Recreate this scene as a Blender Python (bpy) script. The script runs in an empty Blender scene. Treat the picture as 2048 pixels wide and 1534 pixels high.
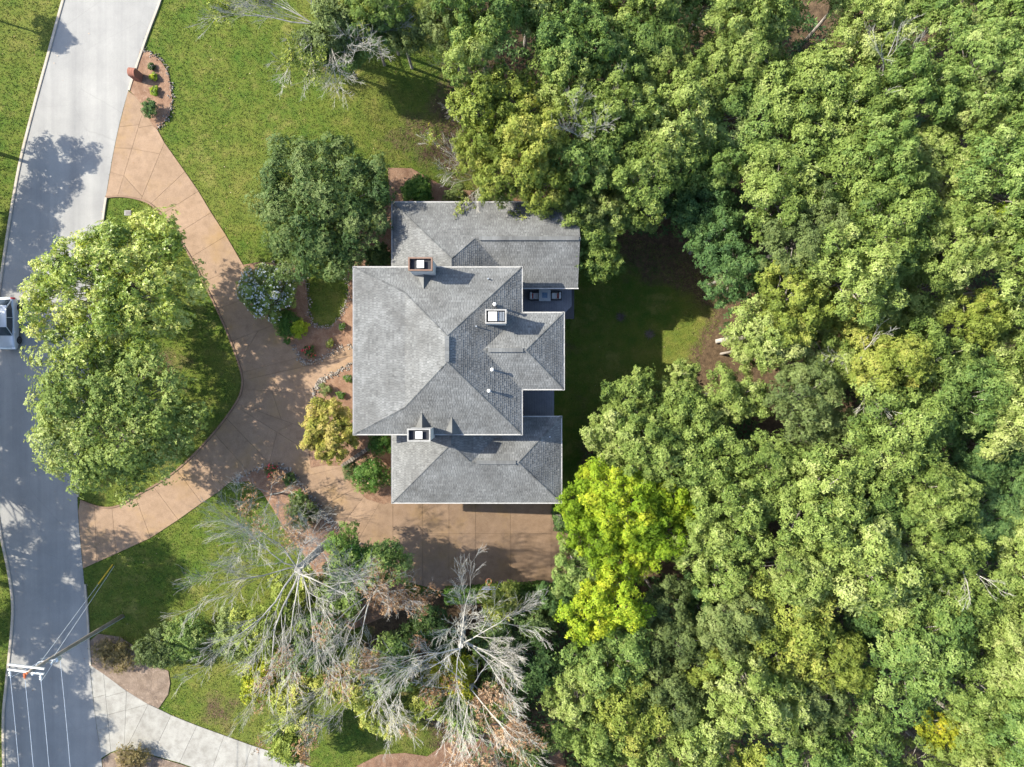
import bpy, bmesh, math, random
import numpy as np
from mathutils import Vector, Matrix
from mathutils.geometry import delaunay_2d_cdt, tessellate_polygon

scene = bpy.context.scene
COL = scene.collection
rnd = random.Random(7)
rng = np.random.default_rng(11)

# ------------------------------------------------------------------ camera, sky, sun, exposure
HC = 57.0                       # height of the drone above the street
FPX = 1365.333                  # focal length in pixels of the 2048 px wide photograph
cam_d = bpy.data.cameras.new('camera'); cam_d.sensor_width = 36.0; cam_d.lens = 24.0
cam_d.clip_start = 0.5; cam_d.clip_end = 3000
cam = bpy.data.objects.new('camera', cam_d); COL.objects.link(cam)
cam.location = (0, 0, HC); cam.rotation_euler = (0, 0, 0)
scene.camera = cam

SUN_EL, SUN_AZ = math.radians(40), math.radians(15.5)    # light travels to image right and a little down
LDIR = Vector((math.cos(SUN_EL)*math.cos(SUN_AZ), -math.cos(SUN_EL)*math.sin(SUN_AZ), -math.sin(SUN_EL)))
world = bpy.data.worlds.new('World'); scene.world = world; world.use_nodes = True
wn = world.node_tree
bg = wn.nodes['Background']
sky = wn.nodes.new('ShaderNodeTexSky'); sky.sky_type = 'NISHITA'; sky.sun_disc = False
sky.sun_elevation = SUN_EL
sky.sun_rotation = math.atan2(-LDIR.x, -LDIR.y)           # clockwise from +Y
sky.air_density = 1.0; sky.dust_density = 1.2; sky.ozone_density = 1.0
wn.links.new(sky.outputs[0], bg.inputs[0]); bg.inputs[1].default_value = 0.15
sun_d = bpy.data.lights.new('sun', 'SUN'); sun_d.energy = 4.7; sun_d.angle = math.radians(0.55); sun_d.color = (1.0, 0.935, 0.80)
sun = bpy.data.objects.new('sun', sun_d); COL.objects.link(sun)
sun.rotation_euler = LDIR.to_track_quat('-Z', 'Y').to_euler(); sun.location = (-60, 16, 60)
vs = scene.view_settings
vs.view_transform = 'Standard'; vs.look = 'None'; vs.gamma = 1.0; vs.use_curve_mapping = False; vs.exposure = 1.55
scene.cycles.max_bounces = 6; scene.cycles.transparent_max_bounces = 4
scene.cycles.diffuse_bounces = 3; scene.cycles.glossy_bounces = 2; scene.cycles.transmission_bounces = 4
scene.cycles.caustics_reflective = False; scene.cycles.caustics_refractive = False

# ------------------------------------------------------------------ terrain and pixel helpers
def sstep(t):
    t = np.clip(t, 0, 1); return t*t*(3-2*t)
def T(x, y):
    """height of the ground: street level at the front, falling to the back lawn"""
    return -5.5*sstep((np.asarray(x, float)+15.0)/28.0)
def Tf(x, y): return float(T(x, y))
def W(px, py, z=0.0):
    k = (HC-z)/FPX
    return Vector(((px-1024)*k, (767-py)*k, z))
def G(px, py, dz=0.0):
    z = 0.0
    for _ in range(12):
        p = W(px, py, z); z = 0.5*z+0.5*Tf(p.x, p.y)
    p = W(px, py, z); p.z = Tf(p.x, p.y)+dz
    return p
def GL(pts): return [G(*p) for p in pts]
def inpoly(P, poly):
    """vectorised point in polygon; P (n,2), poly list of (x,y)"""
    x, y = P[:, 0], P[:, 1]; ins = np.zeros(len(P), bool)
    n = len(poly); j = n-1
    for i in range(n):
        xi, yi = poly[i][0], poly[i][1]; xj, yj = poly[j][0], poly[j][1]
        if yi != yj:
            c = ((yi > y) != (yj > y)) & (x < (xj-xi)*(y-yi)/(yj-yi)+xi)
            ins ^= c
        j = i
    return ins
def inpoly1(p, poly): return bool(inpoly(np.array([[p[0], p[1]]]), poly)[0])

# ------------------------------------------------------------------ materials
def new_mat(name):
    m = bpy.data.materials.new(name); m.use_nodes = True
    return m, m.node_tree.nodes, m.node_tree.links, m.node_tree.nodes['Principled BSDF']
def ramp(nodes, cols):
    r = nodes.new('ShaderNodeValToRGB'); e = r.color_ramp.elements
    for i, (p, c) in enumerate(cols):
        el = e[i] if i < 2 else e.new(p)
        el.position = p; el.color = (*c, 1)
    return r
def noise(nodes, links, scale, detail=4, rough=0.6, coord=None, kind='Object'):
    n = nodes.new('ShaderNodeTexNoise'); n.inputs['Scale'].default_value = scale
    n.inputs['Detail'].default_value = detail; n.inputs['Roughness'].default_value = rough
    if coord is None:
        tc = nodes.new('ShaderNodeNewGeometry'); coord = tc.outputs['Position']
    links.new(coord, n.inputs['Vector']); return n
def mixc(nodes, links, fac, a, b, mode='MIX'):
    m = nodes.new('ShaderNodeMix'); m.data_type = 'RGBA'; m.blend_type = mode
    for s, v in ((m.inputs[0], fac), (m.inputs[6], a), (m.inputs[7], b)):
        if hasattr(v, 'is_linked'): links.new(v, s)
        elif isinstance(v, (int, float)): s.default_value = v
        else: s.default_value = (*v, 1)
    return m.outputs[2]
def bump(nodes, links, h, strength, dist, b):
    bp = nodes.new('ShaderNodeBump'); bp.inputs['Strength'].default_value = strength; bp.inputs['Distance'].default_value = dist
    links.new(h, bp.inputs['Height']); links.new(bp.outputs[0], b.inputs['Normal'])
def surf(name, c1, c2, scale=2.0, fine=30.0, rough=0.85, bstr=0.3, bdist=0.02, stain=None, spec=0.3, metal=0.0):
    """two noise octaves between two colours, fine grain and relief"""
    m, N, L, b = new_mat(name)
    n1 = noise(N, L, scale, 5); n2 = noise(N, L, fine, 3)
    r = ramp(N, [(0.3, c1), (0.7, c2)]); L.new(n1.outputs[0], r.inputs[0])
    g = ramp(N, [(0.25, (0.62,)*3), (0.75, (1.28,)*3)]); L.new(n2.outputs[0], g.inputs[0])
    col = mixc(N, L, 0.8, r.outputs[0], g.outputs[0], 'MULTIPLY')
    if stain:
        n3 = noise(N, L, stain[0], 4, 0.65); r3 = ramp(N, [(stain[1], (0, 0, 0)), (stain[2], (1, 1, 1))]); L.new(n3.outputs[0], r3.inputs[0])
        col = mixc(N, L, r3.outputs[0], col, stain[3])
    L.new(col, b.inputs['Base Color']); b.inputs['Roughness'].default_value = rough
    b.inputs['Specular IOR Level'].default_value = spec; b.inputs['Metallic'].default_value = metal
    if bstr: bump(N, L, n2.outputs[0], bstr, bdist, b)
    return m
def plain(name, c, rough=0.6, metal=0.0, spec=0.4, var=0.12, scale=6.0, coat=0.0):
    m, N, L, b = new_mat(name)
    n = noise(N, L, scale, 4); r = ramp(N, [(0.3, tuple(x*(1-var) for x in c)), (0.7, tuple(min(1, x*(1+var)) for x in c))])
    L.new(n.outputs[0], r.inputs[0]); L.new(r.outputs[0], b.inputs['Base Color'])
    b.inputs['Roughness'].default_value = rough; b.inputs['Metallic'].default_value = metal
    b.inputs['Specular IOR Level'].default_value = spec; b.inputs['Coat Weight'].default_value = coat
    return m
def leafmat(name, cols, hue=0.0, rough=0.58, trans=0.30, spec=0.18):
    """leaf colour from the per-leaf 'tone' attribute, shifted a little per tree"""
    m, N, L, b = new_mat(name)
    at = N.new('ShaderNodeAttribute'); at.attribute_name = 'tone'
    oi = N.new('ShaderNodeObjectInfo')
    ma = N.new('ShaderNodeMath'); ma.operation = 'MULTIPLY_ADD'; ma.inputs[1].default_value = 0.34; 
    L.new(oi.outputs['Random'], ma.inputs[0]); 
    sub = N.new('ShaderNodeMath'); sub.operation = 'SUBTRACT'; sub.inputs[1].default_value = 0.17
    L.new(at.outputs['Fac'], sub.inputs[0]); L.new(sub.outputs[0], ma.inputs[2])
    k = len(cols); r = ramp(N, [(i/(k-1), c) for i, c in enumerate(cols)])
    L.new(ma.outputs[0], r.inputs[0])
    L.new(r.outputs[0], b.inputs['Base Color']); b.inputs['Roughness'].default_value = rough
    b.inputs['Specular IOR Level'].default_value = spec
    tr = N.new('ShaderNodeBsdfTranslucent'); 
    tcol = mixc(N, L, 1.0, r.outputs[0], (1.25, 1.15, 0.45), 'MULTIPLY')
    L.new(tcol, tr.inputs[0])
    mx = N.new('ShaderNodeMixShader'); mx.inputs[0].default_value = trans
    L.new(b.outputs[0], mx.inputs[1]); L.new(tr.outputs[0], mx.inputs[2])
    L.new(mx.outputs[0], N['Material Output'].inputs[0])
    return m
def tonemat(name, cols, rough=0.9, fine=40, stain=None, spec=0.2):
    """colour from the per-piece 'tone' attribute with fine grain"""
    m, N, L, b = new_mat(name)
    at = N.new('ShaderNodeAttribute'); at.attribute_name = 'tone'
    k = len(cols); r = ramp(N, [(i/(k-1), c) for i, c in enumerate(cols)]); L.new(at.outputs['Fac'], r.inputs[0])
    n2 = noise(N, L, fine, 3); g = ramp(N, [(0.25, (0.7,)*3), (0.75, (1.2,)*3)]); L.new(n2.outputs[0], g.inputs[0])
    col = mixc(N, L, 0.8, r.outputs[0], g.outputs[0], 'MULTIPLY')
    if stain:
        n3 = noise(N, L, stain[0], 5, 0.65); g3 = ramp(N, [(0.35, stain[1]), (0.65, stain[2])]); L.new(n3.outputs[0], g3.inputs[0])
        col = mixc(N, L, 1.0, col, g3.outputs[0], 'MULTIPLY')
    L.new(col, b.inputs['Base Color']); b.inputs['Roughness'].default_value = rough; b.inputs['Specular IOR Level'].default_value = spec
    return m

def lawn_nodes(N, L):
    """green lawn with paler, drier patches"""
    n1 = noise(N, L, 0.11, 4, 0.55); n2 = noise(N, L, 0.9, 5, 0.65); n3 = noise(N, L, 9.0, 4, 0.7)
    r1 = ramp(N, [(0.36, (0.042, 0.084, 0.010)), (0.50, (0.077, 0.106, 0.015)), (0.66, (0.121, 0.127, 0.027))]); L.new(n1.outputs[0], r1.inputs[0])
    r2 = ramp(N, [(0.3, (0.032, 0.080, 0.009)), (0.52, (0.085, 0.109, 0.016)), (0.74, (0.166, 0.143, 0.043))]); L.new(n2.outputs[0], r2.inputs[0])
    c = mixc(N, L, 0.5, r1.outputs[0], r2.outputs[0])
    n4 = noise(N, L, 0.33, 6, 0.72); r4 = ramp(N, [(0.56, (0, 0, 0)), (0.72, (1, 1, 1))]); L.new(n4.outputs[0], r4.inputs[0])
    c = mixc(N, L, r4.outputs[0], c, (0.170, 0.162, 0.046))
    r3 = ramp(N, [(0.3, (0.74,)*3), (0.7, (1.2,)*3)]); L.new(n3.outputs[0], r3.inputs[0])
    return mixc(N, L, 0.75, c, r3.outputs[0], 'MULTIPLY'), n3
def ground_mat():
    m, N, L, b = new_mat('lawn_and_leaf_litter')
    lawn, n3 = lawn_nodes(N, L)
    l1 = noise(N, L, 2.2, 5, 0.7); rl = ramp(N, [(0.3, (0.042, 0.028, 0.017)), (0.55, (0.088, 0.060, 0.036)), (0.75, (0.165, 0.112, 0.068))]); L.new(l1.outputs[0], rl.inputs[0])
    at = N.new('ShaderNodeAttribute'); at.attribute_name = 'litter'
    l2 = noise(N, L, 0.7, 5, 0.7)
    ad = N.new('ShaderNodeMath'); ad.operation = 'ADD'; L.new(at.outputs['Fac'], ad.inputs[0]); L.new(l2.outputs[0], ad.inputs[1])
    rr = ramp(N, [(0.75, (0, 0, 0)), (1.0, (1, 1, 1))]); L.new(ad.outputs[0], rr.inputs[0])
    col = mixc(N, L, rr.outputs[0], lawn, rl.outputs[0])
    L.new(col, b.inputs['Base Color']); b.inputs['Roughness'].default_value = 0.95; b.inputs['Specular IOR Level'].default_value = 0.15
    bump(N, L, n3.outputs[0], 0.9, 0.12, b)
    return m
def grass_mat():
    m, N, L, b = new_mat('grass_blades')
    lawn, n3 = lawn_nodes(N, L)
    at = N.new('ShaderNodeAttribute'); at.attribute_name = 'tone'
    r = ramp(N, [(0, (0.86, 0.92, 0.85)), (1, (1.26, 1.18, 1.2))]); L.new(at.outputs['Fac'], r.inputs[0])
    col = mixc(N, L, 1.0, lawn, r.outputs[0], 'MULTIPLY')
    L.new(col, b.inputs['Base Color']); b.inputs['Roughness'].default_value = 0.7; b.inputs['Specular IOR Level'].default_value = 0.25
    return m

M = {}
M['ground'] = ground_mat(); M['grass'] = grass_mat()
M['asphalt'] = surf('worn_asphalt', (0.189, 0.185, 0.178), (0.227, 0.223, 0.213), 0.5, 25, 0.9, 0.25, 0.01, stain=(0.22, 0.5, 0.72, (0.171, 0.169, 0.167)))
def road_mat():
    m, N, L, b = new_mat('worn_asphalt_road')
    ge = N.new('ShaderNodeNewGeometry'); mp_ = N.new('ShaderNodeMapping'); mp_.inputs['Rotation'].default_value = (0, 0, math.radians(8)); mp_.inputs['Scale'].default_value = (1.0, 0.035, 1.0)
    L.new(ge.outputs['Position'], mp_.inputs['Vector'])
    st = noise(N, L, 0.9, 4, 0.6, mp_.outputs[0]); n1 = noise(N, L, 0.35, 5, 0.65); n2 = noise(N, L, 28, 3)
    r = ramp(N, [(0.3, (0.178, 0.176, 0.172)), (0.7, (0.232, 0.228, 0.218))]); L.new(st.outputs[0], r.inputs[0])
    r1 = ramp(N, [(0.3, (0.86, 0.86, 0.86)), (0.7, (1.1, 1.1, 1.08))]); L.new(n1.outputs[0], r1.inputs[0])
    g = ramp(N, [(0.25, (0.7,)*3), (0.75, (1.25,)*3)]); L.new(n2.outputs[0], g.inputs[0])
    c = mixc(N, L, 1.0, r.outputs[0], r1.outputs[0], 'MULTIPLY'); c = mixc(N, L, 0.7, c, g.outputs[0], 'MULTIPLY')
    vo = N.new('ShaderNodeTexVoronoi'); vo.feature = 'DISTANCE_TO_EDGE'; vo.inputs['Scale'].default_value = 0.16
    nd = noise(N, L, 0.8, 5, 0.7); ad = mixc(N, L, 0.12, ge.outputs['Position'], nd.outputs['Color'], 'ADD'); L.new(ad, vo.inputs['Vector'])
    cr = ramp(N, [(0.0, (0.86, 0.86, 0.86)), (0.004, (1, 1, 1))]); L.new(vo.outputs['Distance'], cr.inputs[0])
    c = mixc(N, L, 0.8, c, cr.outputs[0], 'MULTIPLY')
    L.new(c, b.inputs['Base Color']); b.inputs['Roughness'].default_value = 0.9; b.inputs['Specular IOR Level'].default_value = 0.25
    bump(N, L, n2.outputs[0], 0.25, 0.01, b); return m
M['asphalt'] = road_mat()
M['concrete'] = surf('pale_concrete', (0.205, 0.196, 0.176), (0.249, 0.242, 0.218), 0.8, 30, 0.85, 0.2, 0.008, stain=(0.6, 0.52, 0.75, (0.170, 0.162, 0.142)))
M['kerb'] = surf('kerb_concrete', (0.259, 0.223, 0.180), (0.338, 0.302, 0.252), 1.2, 30, 0.85, 0.2, 0.01)
M['agg'] = surf('exposed_aggregate', (0.187, 0.124, 0.077), (0.231, 0.158, 0.105), 0.7, 26, 0.85, 0.35, 0.012, stain=(0.35, 0.5, 0.72, (0.197, 0.126, 0.059)))
M['aggkerb'] = surf('aggregate_kerb', (0.128, 0.080, 0.050), (0.184, 0.118, 0.077), 1.0, 30, 0.85, 0.3, 0.012)
M['joint'] = plain('joint_gap', (0.128, 0.088, 0.061), 0.95)
M['mulch'] = surf('pine_straw', (0.132, 0.072, 0.044), (0.217, 0.134, 0.086), 1.5, 14, 0.95, 0.9, 0.06, stain=(4.0, 0.55, 0.8, (0.262, 0.179, 0.128)))
M['mulchgrey'] = surf('bark_mulch', (0.108, 0.077, 0.056), (0.198, 0.149, 0.113), 1.4, 14, 0.95, 0.9, 0.06, stain=(3.0, 0.55, 0.8, (0.261, 0.198, 0.153)))
M['stone'] = tonemat('edging_stone', [(0.090, 0.076, 0.064), (0.202, 0.175, 0.148), (0.348, 0.316, 0.276)], fine=15)
M['shingle'] = tonemat('asphalt_shingle', [(0.050, 0.052, 0.052), (0.114, 0.117, 0.116), (0.196, 0.200, 0.198)], fine=60, stain=(0.5, (0.74, 0.73, 0.72), (1.12, 1.12, 1.12)))
M['felt'] = plain('roof_underlay', (0.045, 0.046, 0.05), 0.95)
M['white'] = plain('white_paint', (0.496, 0.496, 0.480), 0.5, var=0.04)
M['fascia'] = plain('weathered_white_gutter', (0.36, 0.355, 0.34), 0.6, var=0.15)
M['cream'] = plain('cream_stucco', (0.381, 0.374, 0.354), 0.8, var=0.06)
M['rimgrey'] = plain('weathered_rim', (0.224, 0.218, 0.205), 0.7, var=0.2)
M['copper'] = plain('aged_copper', (0.149, 0.090, 0.064), 0.55, 0.3)
M['dark'] = plain('flue_dark', (0.02, 0.022, 0.028), 0.8)
M['zinc'] = plain('zinc_grey', (0.33, 0.36, 0.39), 0.45, 0.5)
M['siding'] = surf('wall_siding', (0.432, 0.389, 0.324), (0.497, 0.454, 0.378), 1.0, 20, 0.8, 0.2, 0.01)
M['glass'] = plain('window_glass', (0.03, 0.04, 0.05), 0.08, spec=0.6)
M['deck'] = surf('grey_decking', (0.123, 0.123, 0.142), (0.173, 0.173, 0.194), 1.5, 30, 0.7, 0.15, 0.005)
M['fabric'] = plain('offwhite_cushion', (0.448, 0.448, 0.440), 0.9, var=0.05)
M['red'] = plain('red_cushion', (0.26, 0.05, 0.045), 0.85)
M['granite'] = plain('pale_granite', (0.288, 0.304, 0.320), 0.5, var=0.25, scale=25)
M['firepit'] = plain('blue_fire_glass', (0.08, 0.14, 0.22), 0.25, var=0.5, scale=14)
M['bark'] = surf('grey_bark', (0.17, 0.145, 0.12), (0.34, 0.31, 0.28), 1.2, 12, 0.9, 0.5, 0.03)
M['barkdark'] = surf('dark_bark', (0.07, 0.06, 0.05), (0.16, 0.14, 0.12), 1.2, 12, 0.9, 0.5, 0.03)
M['deadwood'] = surf('silver_deadwood', (0.191, 0.184, 0.164), (0.335, 0.324, 0.296), 0.5, 10, 0.85, 0.3, 0.02)
M['whitewood'] = surf('bleached_deadwood', (0.296, 0.279, 0.240), (0.429, 0.410, 0.361), 0.5, 10, 0.85, 0.3, 0.02)
M['polewood'] = surf('weathered_pole', (0.16, 0.135, 0.105), (0.27, 0.235, 0.19), 0.8, 16, 0.9, 0.3, 0.02)
M['galv'] = plain('galvanised_steel', (0.440, 0.456, 0.480), 0.4, 0.4)
M['wire'] = plain('aluminium_wire', (0.495, 0.525, 0.562), 0.4, 0.2)
M['yellow'] = plain('yellow_guard', (0.55, 0.36, 0.03), 0.6)
M['porcelain'] = plain('porcelain_white', (0.496, 0.528, 0.560), 0.25)
M['orange'] = plain('brown_insulator', (0.42, 0.11, 0.04), 0.3)
M['brick'] = tonemat('red_brick', [(0.16, 0.07, 0.05), (0.24, 0.105, 0.075), (0.34, 0.17, 0.125)], fine=25)
M['mortar'] = plain('mortar', (0.3, 0.26, 0.23), 0.9)
M['capstone'] = plain('brick_cap', (0.368, 0.288, 0.248), 0.85)
M['carpaint'] = plain('silver_car_paint', (0.400, 0.424, 0.448), 0.28, 0.35, 0.5, var=0.02, coat=0.6)
M['tyre'] = plain('tyre_rubber', (0.018, 0.018, 0.019), 0.85)
M['rim'] = plain('alloy_rim', (0.075, 0.076, 0.08), 0.45, 0.3)
M['tail'] = plain('tail_lamp', (0.45, 0.02, 0.025), 0.2)
M['blackpl'] = plain('black_trim', (0.02, 0.02, 0.022), 0.5)
M['hooporange'] = plain('hoop_orange', (0.55, 0.16, 0.05), 0.5)
M['net'] = plain('white_net', (0.480, 0.480, 0.464), 0.9)
M['iron'] = plain('cast_iron', (0.10, 0.09, 0.085), 0.7, 0.2)
M['logwood'] = surf('grey_log', (0.25, 0.22, 0.19), (0.42, 0.39, 0.35), 2, 14, 0.9, 0.4, 0.02)
M['roofbrown'] = tonemat('brown_shingle', [(0.12, 0.085, 0.07), (0.2, 0.15, 0.125), (0.28, 0.21, 0.18)], fine=40)

M['pale'] = leafmat('pale_green_leaf', [(0.060, 0.103, 0.023), (0.133, 0.190, 0.040), (0.217, 0.276, 0.070), (0.330, 0.367, 0.139)])
M['mid'] = leafmat('mid_green_leaf', [(0.045, 0.087, 0.024), (0.099, 0.164, 0.038), (0.168, 0.236, 0.057), (0.274, 0.326, 0.112)])
M['bluegreen'] = leafmat('deep_green_leaf', [(0.028, 0.063, 0.023), (0.058, 0.116, 0.034), (0.101, 0.169, 0.048), (0.182, 0.255, 0.081)])
M['greygreen'] = leafmat('grey_green_leaf', [(0.046, 0.068, 0.025), (0.088, 0.124, 0.039), (0.142, 0.185, 0.057), (0.225, 0.267, 0.097)])
M['lime'] = leafmat('lime_leaf', [(0.077, 0.142, 0.010), (0.152, 0.246, 0.015), (0.252, 0.333, 0.021), (0.397, 0.418, 0.035)])
M['olive'] = leafmat('olive_yellow_leaf', [(0.067, 0.096, 0.017), (0.139, 0.184, 0.030), (0.216, 0.254, 0.048), (0.324, 0.319, 0.078)])
M['yellow_leaf'] = leafmat('yellowing_leaf', [(0.083, 0.109, 0.012), (0.173, 0.218, 0.017), (0.283, 0.296, 0.024), (0.454, 0.390, 0.030)])
M['gold'] = leafmat('golden_leaf', [(0.107, 0.120, 0.020), (0.195, 0.209, 0.033), (0.284, 0.261, 0.056), (0.390, 0.314, 0.108)])
M['gloss'] = leafmat('glossy_leaf', [(0.048, 0.082, 0.014), (0.127, 0.193, 0.029), (0.240, 0.300, 0.053), (0.400, 0.426, 0.124)], rough=0.42, spec=0.3)
M['evergreen'] = leafmat('evergreen_leaf', [(0.022, 0.048, 0.014), (0.046, 0.088, 0.024), (0.082, 0.127, 0.035), (0.139, 0.181, 0.059)])
M['shrub'] = leafmat('shrub_leaf', [(0.024, 0.074, 0.012), (0.055, 0.124, 0.020), (0.099, 0.173, 0.030), (0.171, 0.226, 0.060)])
M['rust'] = leafmat('rust_leaf', [(0.089, 0.044, 0.022), (0.163, 0.083, 0.040), (0.237, 0.132, 0.066), (0.312, 0.214, 0.121)], trans=0.15)
M['tanleaf'] = leafmat('tan_dry_leaf', [(0.170, 0.090, 0.048), (0.272, 0.162, 0.085), (0.383, 0.252, 0.152), (0.442, 0.360, 0.257)], trans=0.15)
M['blossom'] = leafmat('white_blossom', [(0.404, 0.428, 0.408), (0.488, 0.507, 0.490), (0.558, 0.571, 0.544)], trans=0.15)
M['redbloom'] = leafmat('red_bloom', [(0.35, 0.02, 0.03), (0.5, 0.05, 0.06), (0.6, 0.12, 0.12)], trans=0.1)
M['brownshrub'] = leafmat('brown_shrub_leaf', [(0.07, 0.055, 0.02), (0.12, 0.10, 0.035), (0.18, 0.145, 0.06), (0.25, 0.19, 0.10)])

# ------------------------------------------------------------------ object helpers
def link(o, parent=None):
    COL.objects.link(o)
    if parent is not None: o.parent = parent
    return o
def mesh_obj(name, verts, faces, mat, parent=None, tone=None, smooth=False):
    """verts (n,3); faces list of tuples or an (m,k) array; tone per-vertex floats"""
    me = bpy.data.meshes.new(name)
    if isinstance(faces, np.ndarray):
        v = np.asarray(verts, np.float32); f = faces.astype(np.int32); k = f.shape[1]
        me.vertices.add(len(v)); me.vertices.foreach_set('co', v.ravel())
        me.loops.add(f.size); me.loops.foreach_set('vertex_index', f.ravel())
        me.polygons.add(len(f)); me.polygons.foreach_set('loop_start', np.arange(len(f), dtype=np.int32)*k)
        me.update(calc_edges=True)
    else:
        me.from_pydata([tuple(p) for p in verts], [], faces); me.update()
    if tone is not None:
        a = me.attributes.new('tone', 'FLOAT', 'POINT'); a.data.foreach_set('value', np.asarray(tone, np.float32))
    if smooth: me.polygons.foreach_set('use_smooth', np.ones(len(me.polygons), bool))
    if mat is not None: me.materials.append(M[mat])
    return link(bpy.data.objects.new(name, me), parent)
def tag(o, label, cat, group=None):
    o['label'] = label; o['category'] = cat
    if group: o['group'] = group
    return o
def struct(o): o['kind'] = 'structure'; return o
def stuff(o): o['kind'] = 'stuff'; return o
def thing(name, label, cat, loc=(0, 0, 0), rz=0, group=None, scale=None):
    o = bpy.data.objects.new(name, None); COL.objects.link(o)
    o.location = loc; o.rotation_euler = (0, 0, rz); o.empty_display_size = 0.3
    if scale is not None: o.scale = scale
    return tag(o, label, cat, group)
def share(name, me, mat, parent):
    """a part with shared mesh data and its own material"""
    o = bpy.data.objects.new(name, me); link(o, parent)
    if mat:
        o.material_slots[0].link = 'OBJECT'; o.material_slots[0].material = M[mat]
    return o
class MB:
    """collects simple shapes into one mesh"""
    def __init__(s): s.v = []; s.f = []; s.t = []
    def add(s, v, f, t=0.5):
        b = len(s.v); s.v += [tuple(p) for p in v]; s.f += [tuple(i+b for i in q) for q in f]; s.t += [t]*len(v); return s
    def box(s, c, d, rz=0, t=0.5, top=1.0):
        cx, cy, cz = c; dx, dy, dz = d[0]/2, d[1]/2, d[2]/2; cr, sr = math.cos(rz), math.sin(rz); v = []
        for z, k in ((-dz, 1), (dz, top)):
            for x, y in ((-dx, -dy), (dx, -dy), (dx, dy), (-dx, dy)):
                x *= k; y *= k; v.append((cx+x*cr-y*sr, cy+x*sr+y*cr, cz+z))
        return s.add(v, [(3, 2, 1, 0), (4, 5, 6, 7), (0, 1, 5, 4), (1, 2, 6, 5), (2, 3, 7, 6), (3, 0, 4, 7)], t)
    def tube(s, pts, rad, n=6, t=0.5, cap=True):
        pts = [Vector(p) for p in pts]; k = len(pts)
        if not hasattr(rad, '__len__'): rad = [rad]*k
        v = []; f = []
        for i, p in enumerate(pts):
            d = (pts[min(i+1, k-1)]-pts[max(i-1, 0)]).normalized()
            a = d.cross(Vector((0.31, 0.17, 0.93)) if abs(d.z) < 0.9 else Vector((1, 0, 0))).normalized(); b = d.cross(a)
            for j in range(n):
                w = 2*math.pi*j/n; v.append(p+(a*math.cos(w)+b*math.sin(w))*rad[i])
        for i in range(k-1):
            for j in range(n):
                j2 = (j+1) % n; f.append((i*n+j, i*n+j2, (i+1)*n+j2, (i+1)*n+j))
        if cap: f.append(tuple(reversed(range(n)))); f.append(tuple(range((k-1)*n, k*n)))
        return s.add(v, f, t)
    def lathe(s, c, prof, n=12, t=0.5):
        v = []; f = []; k = len(prof)
        for r, z in prof:
            for j in range(n):
                w = 2*math.pi*j/n; v.append((c[0]+r*math.cos(w), c[1]+r*math.sin(w), c[2]+z))
        for i in range(k-1):
            for j in range(n):
                j2 = (j+1) % n; f.append((i*n+j, i*n+j2, (i+1)*n+j2, (i+1)*n+j))
        f.append(tuple(reversed(range(n)))); f.append(tuple(range((k-1)*n, k*n)))
        return s.add(v, f, t)
    def torus(s, c, R, r, n=20, m=6, t=0.5):
        v = []; f = []
        for i in range(n):
            a = 2*math.pi*i/n
            for j in range(m):
                b = 2*math.pi*j/m; q = R+r*math.cos(b)
                v.append((c[0]+q*math.cos(a), c[1]+q*math.sin(a), c[2]+r*math.sin(b)))
        for i in range(n):
            for j in range(m):
                i2, j2 = (i+1) % n, (j+1) % m; f.append((i*m+j, i2*m+j, i2*m+j2, i*m+j2))
        return s.add(v, f, t)
    def obj(s, name, mat, parent=None, smooth=False): return mesh_obj(name, s.v, s.f, mat, parent, s.t, smooth)

def sheet(name, pts, mat, dz, parent=None, step=1.0, wob=0.0):
    """a sheet over the terrain inside a polygon (world points)"""
    p2 = [Vector((p[0], p[1])) for p in pts]; n = len(p2)
    xs = [p.x for p in p2]; ys = [p.y for p in p2]
    gx, gy = np.meshgrid(np.arange(min(xs)+step/2, max(xs), step), np.arange(min(ys)+step/2, max(ys), step))
    GP = np.c_[gx.ravel(), gy.ravel()]
    GP = GP[inpoly(GP, pts)] if len(GP) else GP
    vv = p2+[Vector((float(a), float(b))) for a, b in GP]
    r = delaunay_2d_cdt(vv, [], [list(range(n))], 1, 1e-5)
    v = [(q.x, q.y, Tf(q.x, q.y)+dz+(rnd.uniform(0, wob) if wob else 0)) for q in r[0]]
    return mesh_obj(name, v, [tuple(f) for f in r[2]], mat, parent)
def smooth_line(pts, k=4):
    """Catmull-Rom through the given points"""
    P = [Vector(p) for p in pts]; out = []
    for i in range(len(P)-1):
        a, b, c, d = P[max(i-1, 0)], P[i], P[i+1], P[min(i+2, len(P)-1)]
        for j in range(k):
            t = j/k; out.append(0.5*((2*b)+(c-a)*t+(2*a-5*b+4*c-d)*t*t+(3*b-a-3*c+d)*t**3))
    out.append(P[-1]); return out
def pxline(pts, k=3): return [tuple(p[:2]) for p in smooth_line([(x, y, 0) for x, y in pts], k)]
def slab_variation(m, amt):
    N, L = m.node_tree.nodes, m.node_tree.links; b = N['Principled BSDF']; src = b.inputs['Base Color'].links[0].from_socket
    oi = N.new('ShaderNodeObjectInfo'); r = ramp(N, [(0, (1-amt,)*3), (1, (1+amt,)*3)]); L.new(oi.outputs['Random'], r.inputs[0])
    n = noise(N, L, 1.6, 6, 0.75); g = ramp(N, [(0.30, (0.74, 0.72, 0.70)), (0.52, (1, 1, 1)), (0.75, (1.1, 1.1, 1.1))]); L.new(n.outputs[0], g.inputs[0])
    c = mixc(N, L, 1.0, src, r.outputs[0], 'MULTIPLY'); c = mixc(N, L, 0.8, c, g.outputs[0], 'MULTIPLY'); L.new(c, b.inputs['Base Color'])
slab_variation(M['agg'], 0.07); slab_variation(M['concrete'], 0.05)
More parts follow.
